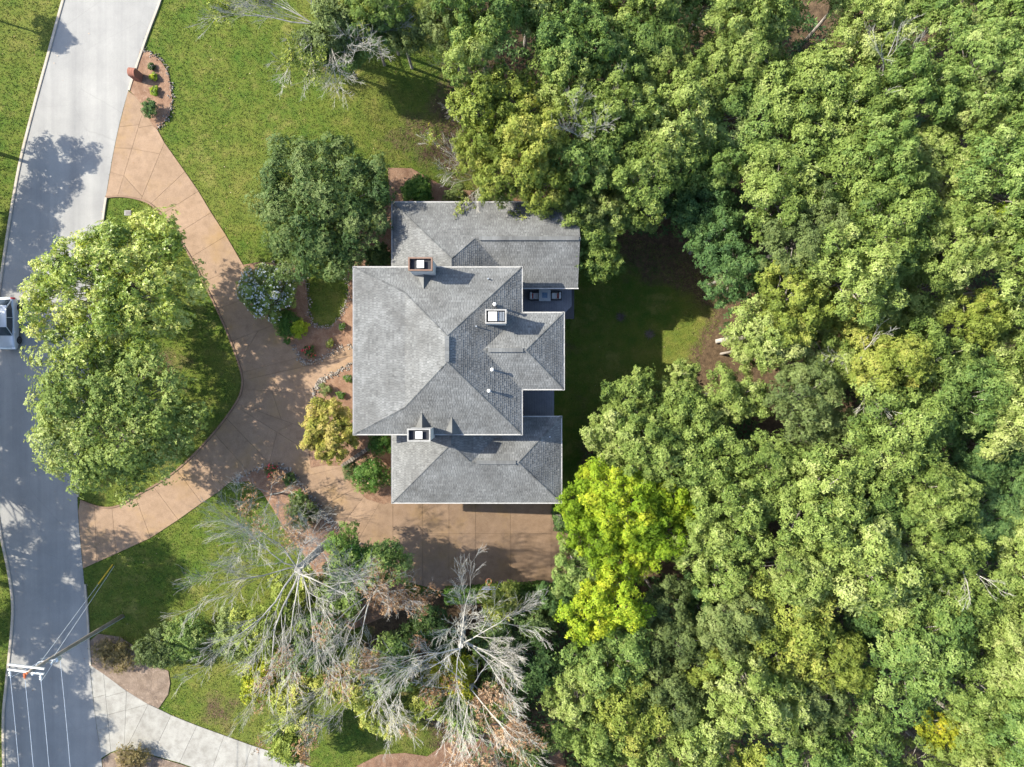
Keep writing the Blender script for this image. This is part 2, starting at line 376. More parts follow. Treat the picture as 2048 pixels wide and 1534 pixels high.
def kerb(name, line, w, h, mat, z0=0.02, side=1):
    """kerb along a ground line, built to its left (side=1) or right"""
    v = []; f = []; n = len(line)
    for i, p in enumerate(line):
        d = (line[min(i+1, n-1)]-line[max(i-1, 0)]); d = Vector((d.x, d.y, 0)).normalized()
        nn = Vector((-d.y, d.x, 0))*side*w
        q = p+nn
        a, b = Tf(p.x, p.y), Tf(q.x, q.y)
        v += [(p.x, p.y, a-0.1), (p.x, p.y, a+h-0.02), (p.x+nn.x*0.2, p.y+nn.y*0.2, a+h), (q.x, q.y, b+h), (q.x, q.y, b-0.1)]
    for i in range(n-1):
        for j in range(4): f.append((i*5+j, i*5+j+1, i*5+5+j+1, i*5+5+j))
    return mesh_obj(name, v, f, mat)
def cut_slabs(poly, cuts):
    """cut a plan polygon along straight joints; each joint runs from its midpoint to the piece's edge both ways"""
    pieces = [[(p[0], p[1]) for p in poly]]
    for a, b in cuts:
        m = ((a[0]+b[0])/2, (a[1]+b[1])/2); d = (b[0]-a[0], b[1]-a[1])
        for k, pc in enumerate(pieces):
            if not inpoly1(m, pc): continue
            hits = []; n = len(pc)
            for i in range(n):
                p, q = pc[i], pc[(i+1) % n]; e = (q[0]-p[0], q[1]-p[1])
                den = d[0]*e[1]-d[1]*e[0]
                if abs(den) < 1e-9: continue
                w = (p[0]-m[0], p[1]-m[1])
                t = (w[0]*e[1]-w[1]*e[0])/den; u = (w[0]*d[1]-w[1]*d[0])/den
                if 0 <= u < 1: hits.append((t, i, u))
            pos = [h for h in hits if h[0] > 1e-6]; neg = [h for h in hits if h[0] < -1e-6]
            if not pos or not neg: break
            h1 = min(pos); h2 = max(neg)
            P1 = (m[0]+d[0]*h1[0], m[1]+d[1]*h1[0]); P2 = (m[0]+d[0]*h2[0], m[1]+d[1]*h2[0])
            i1, i2 = h1[1], h2[1]
            def walk(i, j, A, B):
                out = [A]; c = (i+1) % n
                while True:
                    out.append(pc[c])
                    if c == j: break
                    c = (c+1) % n
                out.append(B); return out
            if i1 == i2: break
            pieces[k:k+1] = [walk(i1, i2, P1, P2), walk(i2, i1, P2, P1)]
            break
    return pieces
def shrink(pc, g):
    area = sum(pc[i][0]*pc[(i+1) % len(pc)][1]-pc[(i+1) % len(pc)][0]*pc[i][1] for i in range(len(pc)))
    if area < 0: pc = pc[::-1]
    q = [pc[0]]
    for p in pc[1:]:
        if math.hypot(p[0]-q[-1][0], p[1]-q[-1][1]) > 0.03: q.append(p)
    if math.hypot(q[0][0]-q[-1][0], q[0][1]-q[-1][1]) < 0.03: q.pop()
    n = len(q); out = []
    for i in range(n):
        a, b, c = Vector(q[i-1]), Vector(q[i]), Vector(q[(i+1) % n])
        d1, d2 = (b-a).normalized(), (c-b).normalized()
        nn = Vector((-d1.y-d2.y, d1.x+d2.x)); l = nn.length
        if l < 1e-4: out.append(tuple(b)); continue
        nn /= l; k = max(0.4, nn.dot(Vector((-d1.y, d1.x)))); out.append(tuple(b+nn*(g/k)))
    return out
def slabs(parent, poly, cuts, mat, top, gap=0.010):
    for pc in cut_slabs(poly, cuts):
        if len(pc) < 3: continue
        q = shrink(pc, gap); n = len(q)
        if n < 3: continue
        hz = rnd.uniform(-0.004, 0.004)
        # fine boundary + interior points so the slab follows the slope
        xs = [p[0] for p in q]; ys = [p[1] for p in q]
        gx, gy = np.meshgrid(np.arange(min(xs)+.6, max(xs), 1.3), np.arange(min(ys)+.6, max(ys), 1.3))
        GP = np.c_[gx.ravel(), gy.ravel()]; GP = GP[inpoly(GP, q)] if len(GP) else GP
        r = delaunay_2d_cdt([Vector(p) for p in q]+[Vector((float(a), float(b))) for a, b in GP], [], [list(range(n))], 1, 1e-5)
        v = [(p.x, p.y, Tf(p.x, p.y)+top+hz) for p in r[0]]; f = [tuple(t) for t in r[2]]
        b0 = len(v)
        v += [(p[0], p[1], Tf(p[0], p[1])+top+hz) for p in q]+[(p[0], p[1], Tf(p[0], p[1])+top-0.06) for p in q]
        f += [(b0+n+i, b0+n+(i+1) % n, b0+(i+1) % n, b0+i) for i in range(n)]
        mesh_obj('slab', v, f, mat, parent)

# ------------------------------------------------------------------ outlines (pixels of the photograph, turned into ground points)
ROAD_R = pxline([(335, -60), (320, 0), (292, 75), (257, 181), (232, 280), (215, 375), (205, 440), (188, 600), (170, 800), (157, 940), (156, 1020), (166, 1135), (174, 1230), (180, 1330), (193, 1450), (203, 1514), (212, 1640)])
ROAD_L = pxline([(150, -60), (130, 0), (100, 110), (70, 220), (45, 320), (30, 400), (14, 500), (0, 600), (-10, 700), (-12, 800), (-8, 950), (4, 1060), (22, 1150), (29, 1230), (16, 1370), (10, 1450), (14, 1640)])
ISLAND = pxline([(212, 393), (240, 391), (270, 395), (301, 406), (329, 432), (356, 470), (383, 513), (411, 566), (438, 621), (465, 684), (485, 744), (486, 777), (474, 807), (438, 857), (383, 917), (329, 961), (274, 993), (246, 1010), (219, 1017), (192, 1014), (161, 1003)])
OUTER = [(257, 182), (270, 192), (283, 207), (296, 232), (306, 251), (315, 259), (329, 285), (370, 343), (397, 382), (422, 424), (452, 470), (479, 517), (505, 560), (528, 605), (545, 640), (560, 665), (574, 684), (590, 697), (602, 717), (616, 727), (642, 718), (669, 701), (704, 689), (716, 686), (716, 727), (699, 730), (669, 747), (645, 760), (634, 772), (630, 798), (622, 850), (618, 900), (622, 935), (650, 930), (683, 932), (688, 946), (694, 958), (710, 973), (734, 998), (768, 1008), (785, 1004), (800, 1000), (1104, 1000), (1104, 1034), (1109, 1050), (1122, 1062), (1140, 1070), (1141, 1120), (1138, 1164), (1090, 1167), (980, 1172), (880, 1180), (800, 1160), (740, 1120), (700, 1085), (683, 1066), (667, 1047), (653, 1035), (636, 1013), (616, 986), (595, 959), (581, 945), (567, 935), (538, 932), (512, 939), (460, 964), (438, 983), (402, 1007), (356, 1040), (301, 1076), (233, 1107), (166, 1137)]
rr = [p for p in ROAD_R if 1003 < p[1] < 1137][::-1]
rr2 = [p for p in ROAD_R if 182 < p[1] < 393][::-1]
DRIVE = OUTER+[(p[0]+1, p[1]) for p in rr]+ISLAND[::-1]+[(p[0]+1, p[1]) for p in rr2]
DRIVE_W = GL(DRIVE)
CONC_N = [(181, 1329), (208, 1347), (252, 1380), (296, 1407), (318, 1417), (342, 1429), (394, 1450), (449, 1470), (504, 1490), (560, 1508), (625, 1534), (720, 1575)]
CONC_S = [(203, 1516), (222, 1504), (238, 1498), (270, 1500), (301, 1508), (361, 1525), (389, 1535), (450, 1562), (560, 1620)]
CONC_W = GL(CONC_N+CONC_S[::-1]+[(p[0]+1, p[1]) for p in ROAD_R if 1335 < p[1] < 1510][::-1])
ROAD_W = GL(ROAD_R+ROAD_L[::-1])
FOREST = [(880, -160), (890, 60), (905, 180), (935, 270), (950, 340), (1020, 395), (1170, 400), (1240, 470), (1370, 500), (1420, 560), (1440, 640), (1390, 735), (1290, 790), (1200, 850), (1160, 930), (1150, 1040), (1145, 1170), (1050, 1180), (880, 1185), (800, 1220), (700, 1230), (1120, 1700), (2500, 1700), (2500, -160)]
FOREST_W = GL(FOREST)

# ------------------------------------------------------------------ ground
ax = np.unique(np.concatenate([np.linspace(-900, -64, 10), np.arange(-62, 66, 0.6), np.linspace(68, 900, 10)]))
ay = np.unique(np.concatenate([np.linspace(-900, -52, 10), np.arange(-50, 51, 0.6), np.linspace(53, 900, 10)]))
gx, gy = np.meshgrid(ax, ay); gv = np.c_[gx.ravel(), gy.ravel(), T(gx.ravel(), gy.ravel())]
nx, ny = len(ax), len(ay)
ii = (np.arange(ny-1)[:, None]*nx+np.arange(nx-1)[None, :]).ravel()
gf = np.c_[ii, ii+1, ii+nx+1, ii+nx]
ground = struct(mesh_obj('ground', gv, gf, 'ground', smooth=True))
lit = np.zeros(len(gv))
fw = [(p.x, p.y) for p in FOREST_W]
offs = [(0, 0), (1.2, 0), (-1.2, 0), (0, 1.2), (0, -1.2), (2.4, 0), (-2.4, 0), (0, 2.4), (0, -2.4)]
for o in offs: lit += inpoly(gv[:, :2]+np.array(o), fw)/len(offs)
lit = 0.12+lit*0.72
for px, py, r, a in ((1310, 505, 4.0, 0.45), (1400, 560, 3.0, 0.45), (1430, 690, 2.6, 0.2), (1250, 560, 4, 0.14), (1170, 800, 2.0, 0.25), (1450, 700, 2.5, 0.25), (1140, 700, 1.5, 0.35),
                     (440, 1420, 2.2, .33), (880, 240, 3.0, .3), (900, 320, 2.5, .38), (800, 290, 2.5, .26), (330, 740, 2.6, .38), (335, 880, 2.5, .25), (900, 1480, 3, .2), (640, 130, 2.0, .25)):
    c = G(px, py); lit += a*np.exp(-((gv[:, 0]-c.x)**2+(gv[:, 1]-c.y)**2)/(2*(r*0.6)**2))
c_ = G(1260, 690); lit -= .30*np.exp(-(((gv[:, 0]-c_.x)/5.5)**2+((gv[:, 1]-c_.y)/7)**2))
la = ground.data.attributes.new('litter', 'FLOAT', 'POINT'); la.data.foreach_set('value', lit.astype(np.float32))

# ------------------------------------------------------------------ road, kerbs, driveways
road = struct(sheet('road', ROAD_W, 'asphalt', 0.03, step=2.0))
struct(kerb('kerb', smooth_line(GL([p for p in ROAD_R if p[1] <= 182]), 2), 0.17, 0.13, 'kerb', side=1))
struct(kerb('kerb', smooth_line(GL([p for p in ROAD_R if 390 <= p[1] <= 1004]), 2), 0.17, 0.13, 'kerb', side=1))
struct(kerb('kerb', smooth_line(GL([p for p in ROAD_R if 1137 <= p[1] <= 1330]), 2), 0.17, 0.12, 'kerb', side=1))
struct(kerb('kerb', smooth_line(GL(ROAD_L), 2), 0.22, 0.10, 'kerb', side=-1))
drive = struct(sheet('driveway', DRIVE_W, 'joint', 0.026, step=1.5))
cuts_px = [((238, 386), (285, 230)), ((285, 394), (329, 287)), ((305, 405), (370, 344)), ((329, 426), (397, 383)), ((356, 467), (423, 425)), ((390, 510), (452, 472)),
           ((225, 256), (277, 250)), ((283, 255), (306, 251)), ((224, 296), (262, 297)), ((266, 298), (325, 309)), ((218, 344), (246, 352)), ((252, 356), (283, 391)),
           ((412, 562), (487, 528)), ((438, 618), (520, 586)), ((465, 682), (552, 648)), ((485, 745), (600, 715)), ((486, 778), (630, 790)), ((474, 807), (622, 860)),
           ((500, 830), (620, 905)), ((455, 838), (500, 885)), ((435, 873), (490, 935)), ((392, 914), (440, 965)), ((356, 942), (402, 1003)), ((315, 983), (356, 1038)), ((274, 1000), (301, 1073)), ((226, 1030), (233, 1106)), ((190, 1018), (194, 1120)),
           ((600, 735), (720, 708)), ((540, 925), (560, 840)), ((600, 955), (680, 935)), ((616, 985), (692, 958)), ((640, 1015), (712, 976)), ((683, 1051), (718, 1006)), ((722, 1070), (757, 1010)), ((786, 1086), (786, 1020)),
           ((845, 1004), (845, 1060)), ((898, 1004), (898, 1060)), ((951, 1004), (951, 1060)), ((1021, 1004), (1021, 1060)), ((1102, 1010), (1102, 1100)), ((760, 1068), (843, 1067)), ((850, 1067), (890, 1067)), ((900, 1067), (950, 1067)), ((955, 1067), (1018, 1067)), ((1025, 1067), (1100, 1067)),
           ((520, 720), (560, 780)), ((530, 640), (500, 690)), ((550, 800), (560, 830)), ((560, 860), (600, 840))]
slabs(drive, DRIVE_W, [(tuple(G(*a)[:2]), tuple(G(*b)[:2])) for a, b in cuts_px], 'agg', 0.062)
isl = smooth_line(GL(ISLAND), 2)
struct(kerb('kerb', isl, 0.16, 0.12, 'aggkerb', side=-1))
conc = struct(sheet('concrete_driveway', CONC_W, 'joint', 0.034, step=2.0))
ccuts = [((208, 1347), (223, 1506)), ((254, 1382), (249, 1495)), ((296, 1410), (257, 1489)), ((342, 1432), (307, 1506)), ((394, 1451), (361, 1522)), ((449, 1470), (424, 1540)), ((504, 1490), (480, 1565)), ((565, 1512), (540, 1600)), ((185, 1396), (207, 1390)), ((216, 1392), (246, 1384)), ((216, 1429), (250, 1420)), ((260, 1418), (285, 1411))]
slabs(conc, CONC_W, [(tuple(G(*a)[:2]), tuple(G(*b)[:2])) for a, b in ccuts], 'concrete', 0.07, gap=0.01)

# ------------------------------------------------------------------ planting beds
BEDS = {
 'a': ([(282, 98), (304, 107), (323, 123), (337, 145), (342, 175), (345, 203), (340, 230), (326, 249), (315, 259), (306, 251), (296, 232), (283, 207), (270, 192), (259, 181), (268, 150)], 'mulch'),
 'b': ([(487, 530), (520, 524), (553, 527), (577, 528), (593, 535), (609, 553), (614, 576), (616, 602), (618, 629), (627, 646), (639, 655), (660, 653), (674, 641), (686, 625), (693, 608), (697, 585), (695, 558), (693, 541), (690, 515), (700, 470), (745, 430), (790, 400), (800, 540), (735, 560), (735, 690), (704, 689), (669, 701), (642, 718), (616, 727), (602, 717), (590, 697), (574, 684), (560, 665), (545, 640), (528, 605), (505, 560)], 'mulch'),
 'c': ([(735, 726), (699, 730), (669, 747), (645, 760), (634, 772), (630, 798), (622, 850), (618, 900), (622, 935), (650, 930), (683, 932), (688, 946), (694, 958), (710, 973), (734, 998), (768, 1008), (800, 1000), (800, 880), (735, 860)], 'mulch'),
 'd': ([(512, 939), (538, 932), (567, 935), (581, 945), (595, 959), (616, 986), (636, 1013), (653, 1035), (667, 1047), (683, 1066), (700, 1085), (740, 1120), (800, 1160), (830, 1210), (700, 1260), (650, 1180), (615, 1120), (592, 1085), (570, 1060), (548, 1020), (525, 985), (500, 962), (462, 965)], 'mulch'),
 'e': ([(181, 1281), (197, 1267), (241, 1273), (266, 1289), (280, 1318), (310, 1330), (337, 1341), (341, 1366), (337, 1388), (318, 1416), (296, 1407), (252, 1380), (208, 1347), (181, 1329)], 'mulchgrey'),
 'f': ([(205, 1518), (222, 1506), (238, 1500), (270, 1502), (301, 1510), (361, 1527), (389, 1537), (330, 1620), (214, 1620)], 'mulchgrey'),
 'g': ([(690, 1560), (715, 1530), (760, 1508), (810, 1505), (855, 1512), (885, 1490), (905, 1470), (950, 1448), (1020, 1440), (1110, 1450), (1150, 1600), (700, 1620)], 'mulch'),
 'h': ([(776, 336), (823, 337), (851, 353), (892, 375), (933, 381), (988, 383), (1150, 385), (1150, 425), (800, 425), (780, 400)], 'mulch'),
}
bed_polys = []
for k, (pl, mt) in BEDS.items():
    w = GL(pl); bed_polys.append([(p.x, p.y) for p in w])
    struct(sheet('planting_bed', w, mt, 0.045, step=0.45, wob=0.05))
def edging(label, line, n, size=0.14, spread=0.13):
    """loose stones set along a bed edge"""
    L_ = smooth_line(GL(line), 4); mb = MB()
    for i in range(n):
        t = rnd.random()*(len(L_)-1); a = int(t); p = L_[a].lerp(L_[min(a+1, len(L_)-1)], t-a)
        x = p.x+rnd.gauss(0, spread); y = p.y+rnd.gauss(0, spread); s = size*rnd.uniform(0.5, 1.1); z = Tf(x, y)+0.05
        v = []; 
        for hz, k in ((-0.3, 0.9), (0.25, 1.0), (0.6, 0.5)):
            for j in range(5):
                w = 2*math.pi*j/5+hz; q = s*k*rnd.uniform(0.35, 0.6); v.append((x+q*math.cos(w), y+q*math.sin(w), z+s*hz))
        f = [(i_*5+j, i_*5+(j+1) % 5, i_*5+5+(j+1) % 5, i_*5+5+j) for i_ in range(2) for j in range(5)]+[(10, 11, 12, 13, 14)]
        mb.add(v, f, rnd.random())
    o = mb.obj('edging_stones', 'stone'); stuff(o)
    return tag(o, label, 'stones')
edging('pale stones edging the small roadside bed', [(285, 99), (304, 107), (323, 123), (337, 145), (342, 175), (345, 203), (340, 230), (326, 249), (315, 259)], 150)
edging('pale stones around the teardrop of lawn beside the white blossoms', [(545, 527), (577, 528), (593, 535), (609, 553), (614, 576), (616, 602), (618, 629), (627, 646), (639, 655), (660, 653), (674, 641), (686, 625), (693, 608), (697, 585), (695, 558), (693, 541)], 300)
edging('pale stones along the upper edge of the front path', [(586, 690), (602, 717), (616, 727), (642, 718), (669, 701), (704, 689)], 230, 0.15)
edging('pale stones along the lower edge of the front path', [(704, 729), (669, 747), (645, 760), (634, 772), (630, 798), (624, 840)], 260, 0.18)
edging('stones along the driveway edge of the red rose bed', [(470, 962), (512, 939), (538, 932), (567, 935), (581, 945), (595, 959), (616, 986), (636, 1013), (653, 1035), (667, 1047), (683, 1066)], 330, 0.18)

# ------------------------------------------------------------------ lawn grass
def make_grass(n):
    P = np.c_[rng.uniform(-46, 26, n), rng.uniform(-36, 34, n)]
    ok = ~inpoly(P, fw)
    for pl in bed_polys+[[(p.x, p.y) for p in DRIVE_W], [(p.x, p.y) for p in ROAD_W], [(p.x, p.y) for p in CONC_W],
                         [(-12, -10), (5, -10), (5, 15), (-12, 15)]]: ok &= ~inpoly(P, pl)
    P = P[ok]; m = len(P); z = T(P[:, 0], P[:, 1])
    base = np.c_[P, z]; nb = 3
    ang = rng.uniform(0, 2*np.pi, (m, nb)); h = rng.uniform(0.04, 0.085, (m, nb)); w = rng.uniform(0.02, 0.04, (m, nb)); lean = rng.uniform(0.02, 0.09, (m, nb))
    d = np.stack([np.cos(ang), np.sin(ang)], -1); pr = np.stack([-d[..., 1], d[..., 0]], -1)
    c = base[:, None, :2]+d*rng.uniform(0, 0.06, (m, nb, 1))
    v = np.zeros((m, nb, 3, 3)); v[..., 2] = base[:, None, None, 2]
    v[..., 0, :2] = c-pr*w[..., None]; v[..., 1, :2] = c+pr*w[..., None]; v[..., 2, :2] = c+d*lean[..., None]; v[..., 2, 2] += h
    tone = np.repeat(np.clip(rng.normal(0.5, 0.25, m*nb), 0, 1), 3)
    k = m*nb
    return stuff(tag(mesh_obj('lawn_grass', v.reshape(-1, 3), np.arange(k*3).reshape(-1, 3), 'grass', tone=tone), 'short patchy green lawn grass around the house', 'grass'))
make_grass(230000)

# fallen leaves and bits on lawn, drives and street
def fallen(n):
    P = np.c_[rng.uniform(-44, 16, n), rng.uniform(-34, 32, n)]; P = P[~inpoly(P, [(-12, -10), (5, -10), (5, 15), (-12, 15)])]
    hard = np.zeros(len(P), bool)
    for pl in (DRIVE_W, ROAD_W, CONC_W): hard |= inpoly(P, [(p.x, p.y) for p in pl])
    keep = ~hard | (rng.random(len(P)) < .45); P = P[keep]; hard = hard[keep]
    z = T(P[:, 0], P[:, 1])+np.where(hard, .085, .075); m = len(P)
    a = rng.uniform(0, 6.28, m); L_ = rng.uniform(.025, .06, m); d = np.c_[np.cos(a), np.sin(a)]; q = np.c_[-d[:, 1], d[:, 0]]
    v = np.zeros((m, 4, 3)); c = P
    v[:, 0, :2] = c-d*L_[:, None]; v[:, 1, :2] = c+q*L_[:, None]*.55; v[:, 2, :2] = c+d*L_[:, None]; v[:, 3, :2] = c-q*L_[:, None]*.55
    v[..., 2] = z[:, None]+rng.uniform(0, .02, (m, 4))
    return stuff(tag(mesh_obj('fallen_leaves', v.reshape(-1, 3), np.arange(m*4).reshape(-1, 4), 'tanleaf', tone=np.repeat(rng.random(m), 4)), 'scattered dry fallen leaves on lawn and paving', 'leaves'))
fallen(900)

# ================================================================== HOUSE
PIT = 0.52
house = thing('house', 'grey shingled hip roofed house with three chimneys and white eaves', 'house', (-5, 2, 0))
HOUSE_OFF = Vector((5, -2, 0))
def hobj(mb_or_obj):  # parts are built in world coordinates, then hung on the house
    o = mb_or_obj; o.parent = house; o.location = HOUSE_OFF; return o
EM, EG = 5.8, 3.0
nw, se = W(708, 535, EM), W(1043, 868, EM); x0, y1, x1, y0 = nw.x, nw.y, se.x, se.y
ridge_z = EM+PIT*5.32
RN, RS = Vector((x1-5.32, y1-5.32, ridge_z)), Vector((x1-5.32, y0+5.32, ridge_z))
xb = W(811, 0, 6.6).x; zb = ridge_z-PIT*(RN.x-xb); d_b = (zb-EM)/PIT
BN, BS = Vector((xb, y1-d_b, zb)), Vector((xb, y0+d_b, zb))
C_nw, C_ne, C_se, C_sw = Vector((x0, y1, EM)), Vector((x1, y1, EM)), Vector((x1, y0, EM)), Vector((x0, y0, EM))
# rear wing
wy1, wy0, wx1 = W(0, 626, EM).y, W(0, 778, EM).y, W(1127, 0, EM).x; hw = (wy1-wy0)/2; wyc = (wy1+wy0)/2; wz = EM+PIT*hw
WV = Vector((x1-hw, wyc, wz)); WH = Vector((wx1-hw, wyc, wz))
Wne, Wse, Wn0, Ws0 = Vector((wx1, wy1, EM)), Vector((wx1, wy0, EM)), Vector((x1, wy1, EM)), Vector((x1, wy0, EM))
# north wing
n = W(785, 405, EG); nx0, ny1 = n.x, n.y; wN = 4.9; zP = EG+PIT*wN
NP = Vector((nx0+wN, ny1-wN, zP)); dR = 3.2; zR = EG+PIT*dR; NV = Vector((NP.x+(zP-zR)/PIT, ny1-dR, zR)); nx1 = W(1156, 0, EG).x
ns = W(0, 575, EG).y; zS = zR-PIT*(ny1-dR-ns); NG = Vector((nx1, ny1-dR, zR)); vd = (zR-zS)/PIT
NB = Vector((NV.x+vd, ns, zS))
# garage wing
g0 = W(785, 1005, EG); gx0, gy0 = g0.x, g0.y; g1 = W(1122, 834, EG); gx1, gy1 = g1.x, g1.y
wG = 4.85; zGP = EG+PIT*wG; GP_ = Vector((gx0+wG, gy0+wG, zGP)); hd = (gy1-gy0)/2; gz = EG+PIT*hd; gyc = (gy0+gy1)/2
GV = Vector((GP_.x+(zGP-gz)/PIT, gyc, gz)); GH = Vector((gx1-hd, gyc, gz))
GVe = Vector((GV.x+hd, gy1, EG))
V3 = Vector
PL = {
 'main': [[C_nw, C_sw, BS, BN], [BN, BS, RS, RN], [C_ne, C_nw, BN, RN], [C_sw, C_se, RS, BS], [C_ne, RN, RS, C_se, Ws0, WV, Wn0]],
 'rear': [[Wn0, WV, WH, Wne], [Ws0, Wse, WH, WV], [Wne, WH, Wse]],
 'north': [[V3((nx0, ny1, EG)), NP, NV, NG, V3((nx1, ny1, EG))], [V3((nx0, ny1, EG)), V3((nx0, 7.9, EG)), V3((NP.x, 7.9, zP)), NP], [NP, V3((NP.x, ns, zP)), NB, NV], [NV, NB, V3((nx1, ns, zS)), NG]],
 'garage': [[V3((gx0, gy0, EG)), GP_, V3((GP_.x, gy1, zGP)), V3((gx0, gy1, EG))], [V3((gx0, gy0, EG)), V3((gx1, gy0, EG)), GH, GV, GP_], [GP_, GV, GVe, V3((GP_.x, gy1, zGP))], [GV, GH, V3((gx1, gy1, EG)), GVe], [V3((gx1, gy0, EG)), V3((gx1, gy1, EG)), GH]],
}
def clip_tri(poly, tri):
    out = poly
    for i in range(3):
        a, b = tri[i], tri[(i+1) % 3]; inp = out; out = []
        if not inp: return []
        def s(p): return (b[0]-a[0])*(p[1]-a[1])-(b[1]-a[1])*(p[0]-a[0])
        for j in range(len(inp)):
            p, q = inp[j-1], inp[j]; sp, sq = s(p), s(q)
            if sq >= 0:
                if sp < 0:
                    t = sp/(sp-sq); out.append(tuple(p[k]+(q[k]-p[k])*t for k in range(3)))
                out.append(q)
            elif sp >= 0:
                t = sp/(sp-sq); out.append(tuple(p[k]+(q[k]-p[k])*t for k in range(3)))
    return out
def shingle_plane(mb, base, poly):
    """overlapping three-tab courses laid over one roof plane"""
    nrm = (poly[1]-poly[0]).cross(poly[2]-poly[0]).normalized()
    if nrm.z < 0: nrm = -nrm
    up = V3((-nrm.x*nrm.z, -nrm.y*nrm.z, 1-nrm.z**2)).normalized(); u = up.cross(nrm).normalized()
    o = min(poly, key=lambda p: p.z)
    uv = [((p-o).dot(u), (p-o).dot(up)) for p in poly]
    tris = [[uv[i] for i in t] for t in tessellate_polygon([[V3((a, b, 0)) for a, b in uv]])]
    tris = [t if (t[1][0]-t[0][0])*(t[2][1]-t[0][1])-(t[1][1]-t[0][1])*(t[2][0]-t[0][0]) > 0 else t[::-1] for t in tris]
    b = len(base.v); base.add([p-nrm*0.012 for p in poly], [tuple(range(len(poly))) if (poly[1]-poly[0]).cross(poly[2]-poly[0]).z > 0 else tuple(reversed(range(len(poly))))])
    us = [a for a, _ in uv]; vsx = [c for _, c in uv]; CH, TW, TH = 0.165, 0.20, 0.026
    r = 0; v = min(vsx)
    while v < max(vsx):
        a = min(us)-rnd.random()*TW; course = rnd.uniform(-0.04, 0.04)
        while a < max(us):
            w = TW*rnd.uniform(0.8, 1.2); gap = 0.022 if rnd.random() < 0.8 else 0.004
            th = TH*(1.0 if rnd.random() < 0.55 else 0.55)
            t = min(1, max(0, rnd.gauss(0.58, 0.075)+course))
            rect = [(a+gap/2, v-0.01, th), (a+w-gap/2, v-0.01, th), (a+w-gap/2, v+CH, 0.002), (a+gap/2, v+CH, 0.002)]
            for tr in tris:
                if max(p[0] for p in tr) < a or min(p[0] for p in tr) > a+w or max(p[1] for p in tr) < v or min(p[1] for p in tr) > v+CH: continue
                c = clip_tri(rect, tr)
                if len(c) < 3: continue
                pts = [o+u*p[0]+up*p[1]+nrm*p[2] for p in c]; k = len(pts)
                fs = [tuple(range(k))]; low = [i for i in range(k) if abs(c[i][1]-(v-0.01)) < 1e-6 or c[i][1] < v+0.01]
                mb.add(pts, fs, t)
                if len(low) == 2:
                    i, j = (low[0], low[1]) if c[low[0]][0] < c[low[1]][0] else (low[1], low[0])
                    p, q = pts[i], pts[j]; mb.add([p, q, q-nrm*c[j][2], p-nrm*c[i][2]], [(0, 3, 2, 1)], t*0.8)
            a += w
        v += CH; r += 1
def cap_strip(mb, a, b, n1, n2, w=0.16):
    """a row of cap shingles along a ridge or hip; n1, n2 point down the two slopes"""
    L_ = (b-a).length; k = max(1, int(L_/0.22))
    for i in range(k):
        p = a.lerp(b, i/k); q = a.lerp(b, (i+1.15)/k); h0, h1 = V3((0, 0, 0.032)), V3((0, 0, 0.05))
        t = min(1, max(0, rnd.gauss(0.42, 0.12)))
        mb.add([p+h0, q+h1, q+n1*w+V3((0, 0, 0.022)), p+n1*w+V3((0, 0, 0.006))], [(0, 1, 2, 3)], t)
        mb.add([p+h0, q+h1, q+n2*w+V3((0, 0, 0.022)), p+n2*w+V3((0, 0, 0.006))], [(3, 2, 1, 0)], t)
Dn, Ds, De, Dw = V3((0, .93, -PIT*.93)), V3((0, -.93, -PIT*.93)), V3((.93, 0, -PIT*.93)), V3((-.93, 0, -PIT*.93))
HIPS = {
 'main': [(C_ne, RN, Dn, De), (C_nw, BN, Dn, Dw), (BN, RN, Dn, Dw), (C_sw, BS, Ds, Dw), (BS, RS, Ds, Dw), (C_se, RS, Ds, De), (RN, RS, De, Dw)],
 'rear': [(WV, WH, Dn, Ds), (Wne, WH, Dn, De), (Wse, WH, Ds, De)],
 'north': [(V3((nx0, ny1, EG)), NP, Dn, Dw), (NP, NV, Dn, De), (NV, NG, Dn, Ds), (NP, V3((NP.x, 7.9, zP)), De, Dw)],
 'garage': [(V3((gx0, gy0, EG)), GP_, Ds, Dw), (GP_, GV, Ds, De), (GV, GH, Dn, Ds), (V3((gx1, gy0, EG)), GH, Ds, De), (V3((gx1, gy1, EG)), GH, Dn, De), (GP_, V3((GP_.x, gy1, zGP)), De, Dw)],
}
GUT = {
 'main': [(C_nw, C_ne), (C_ne, Wn0), (Ws0, C_se), (C_se, C_sw), (C_sw, C_nw)],
 'rear': [(Wn0, Wne), (Wne, Wse), (Wse, Ws0)],
 'north': [(V3((nx0, 8.0, EG)), V3((nx0, ny1, EG))), (V3((nx0, ny1, EG)), V3((nx1, ny1, EG))), (V3((nx1, ns, zS)), V3((.6, ns, zS)))],
 'garage': [(V3((gx0, gy0, EG)), V3((gx1, gy0, EG))), (V3((gx1, gy0, EG)), V3((gx1, gy1, EG))), (V3((gx1, gy1, EG)), V3((-.2, gy1, EG))), (V3((gx0, -3.6, EG)), V3((gx0, gy0, EG)))],
}
SOF = {'main': (x0, y0, x1, y1, EM), 'rear': (x1-.1, wy0, wx1, wy1, EM), 'north': (nx0, ns, nx1, ny1, EG-.13), 'garage': (gx0, gy0, gx1, gy1, EG)}
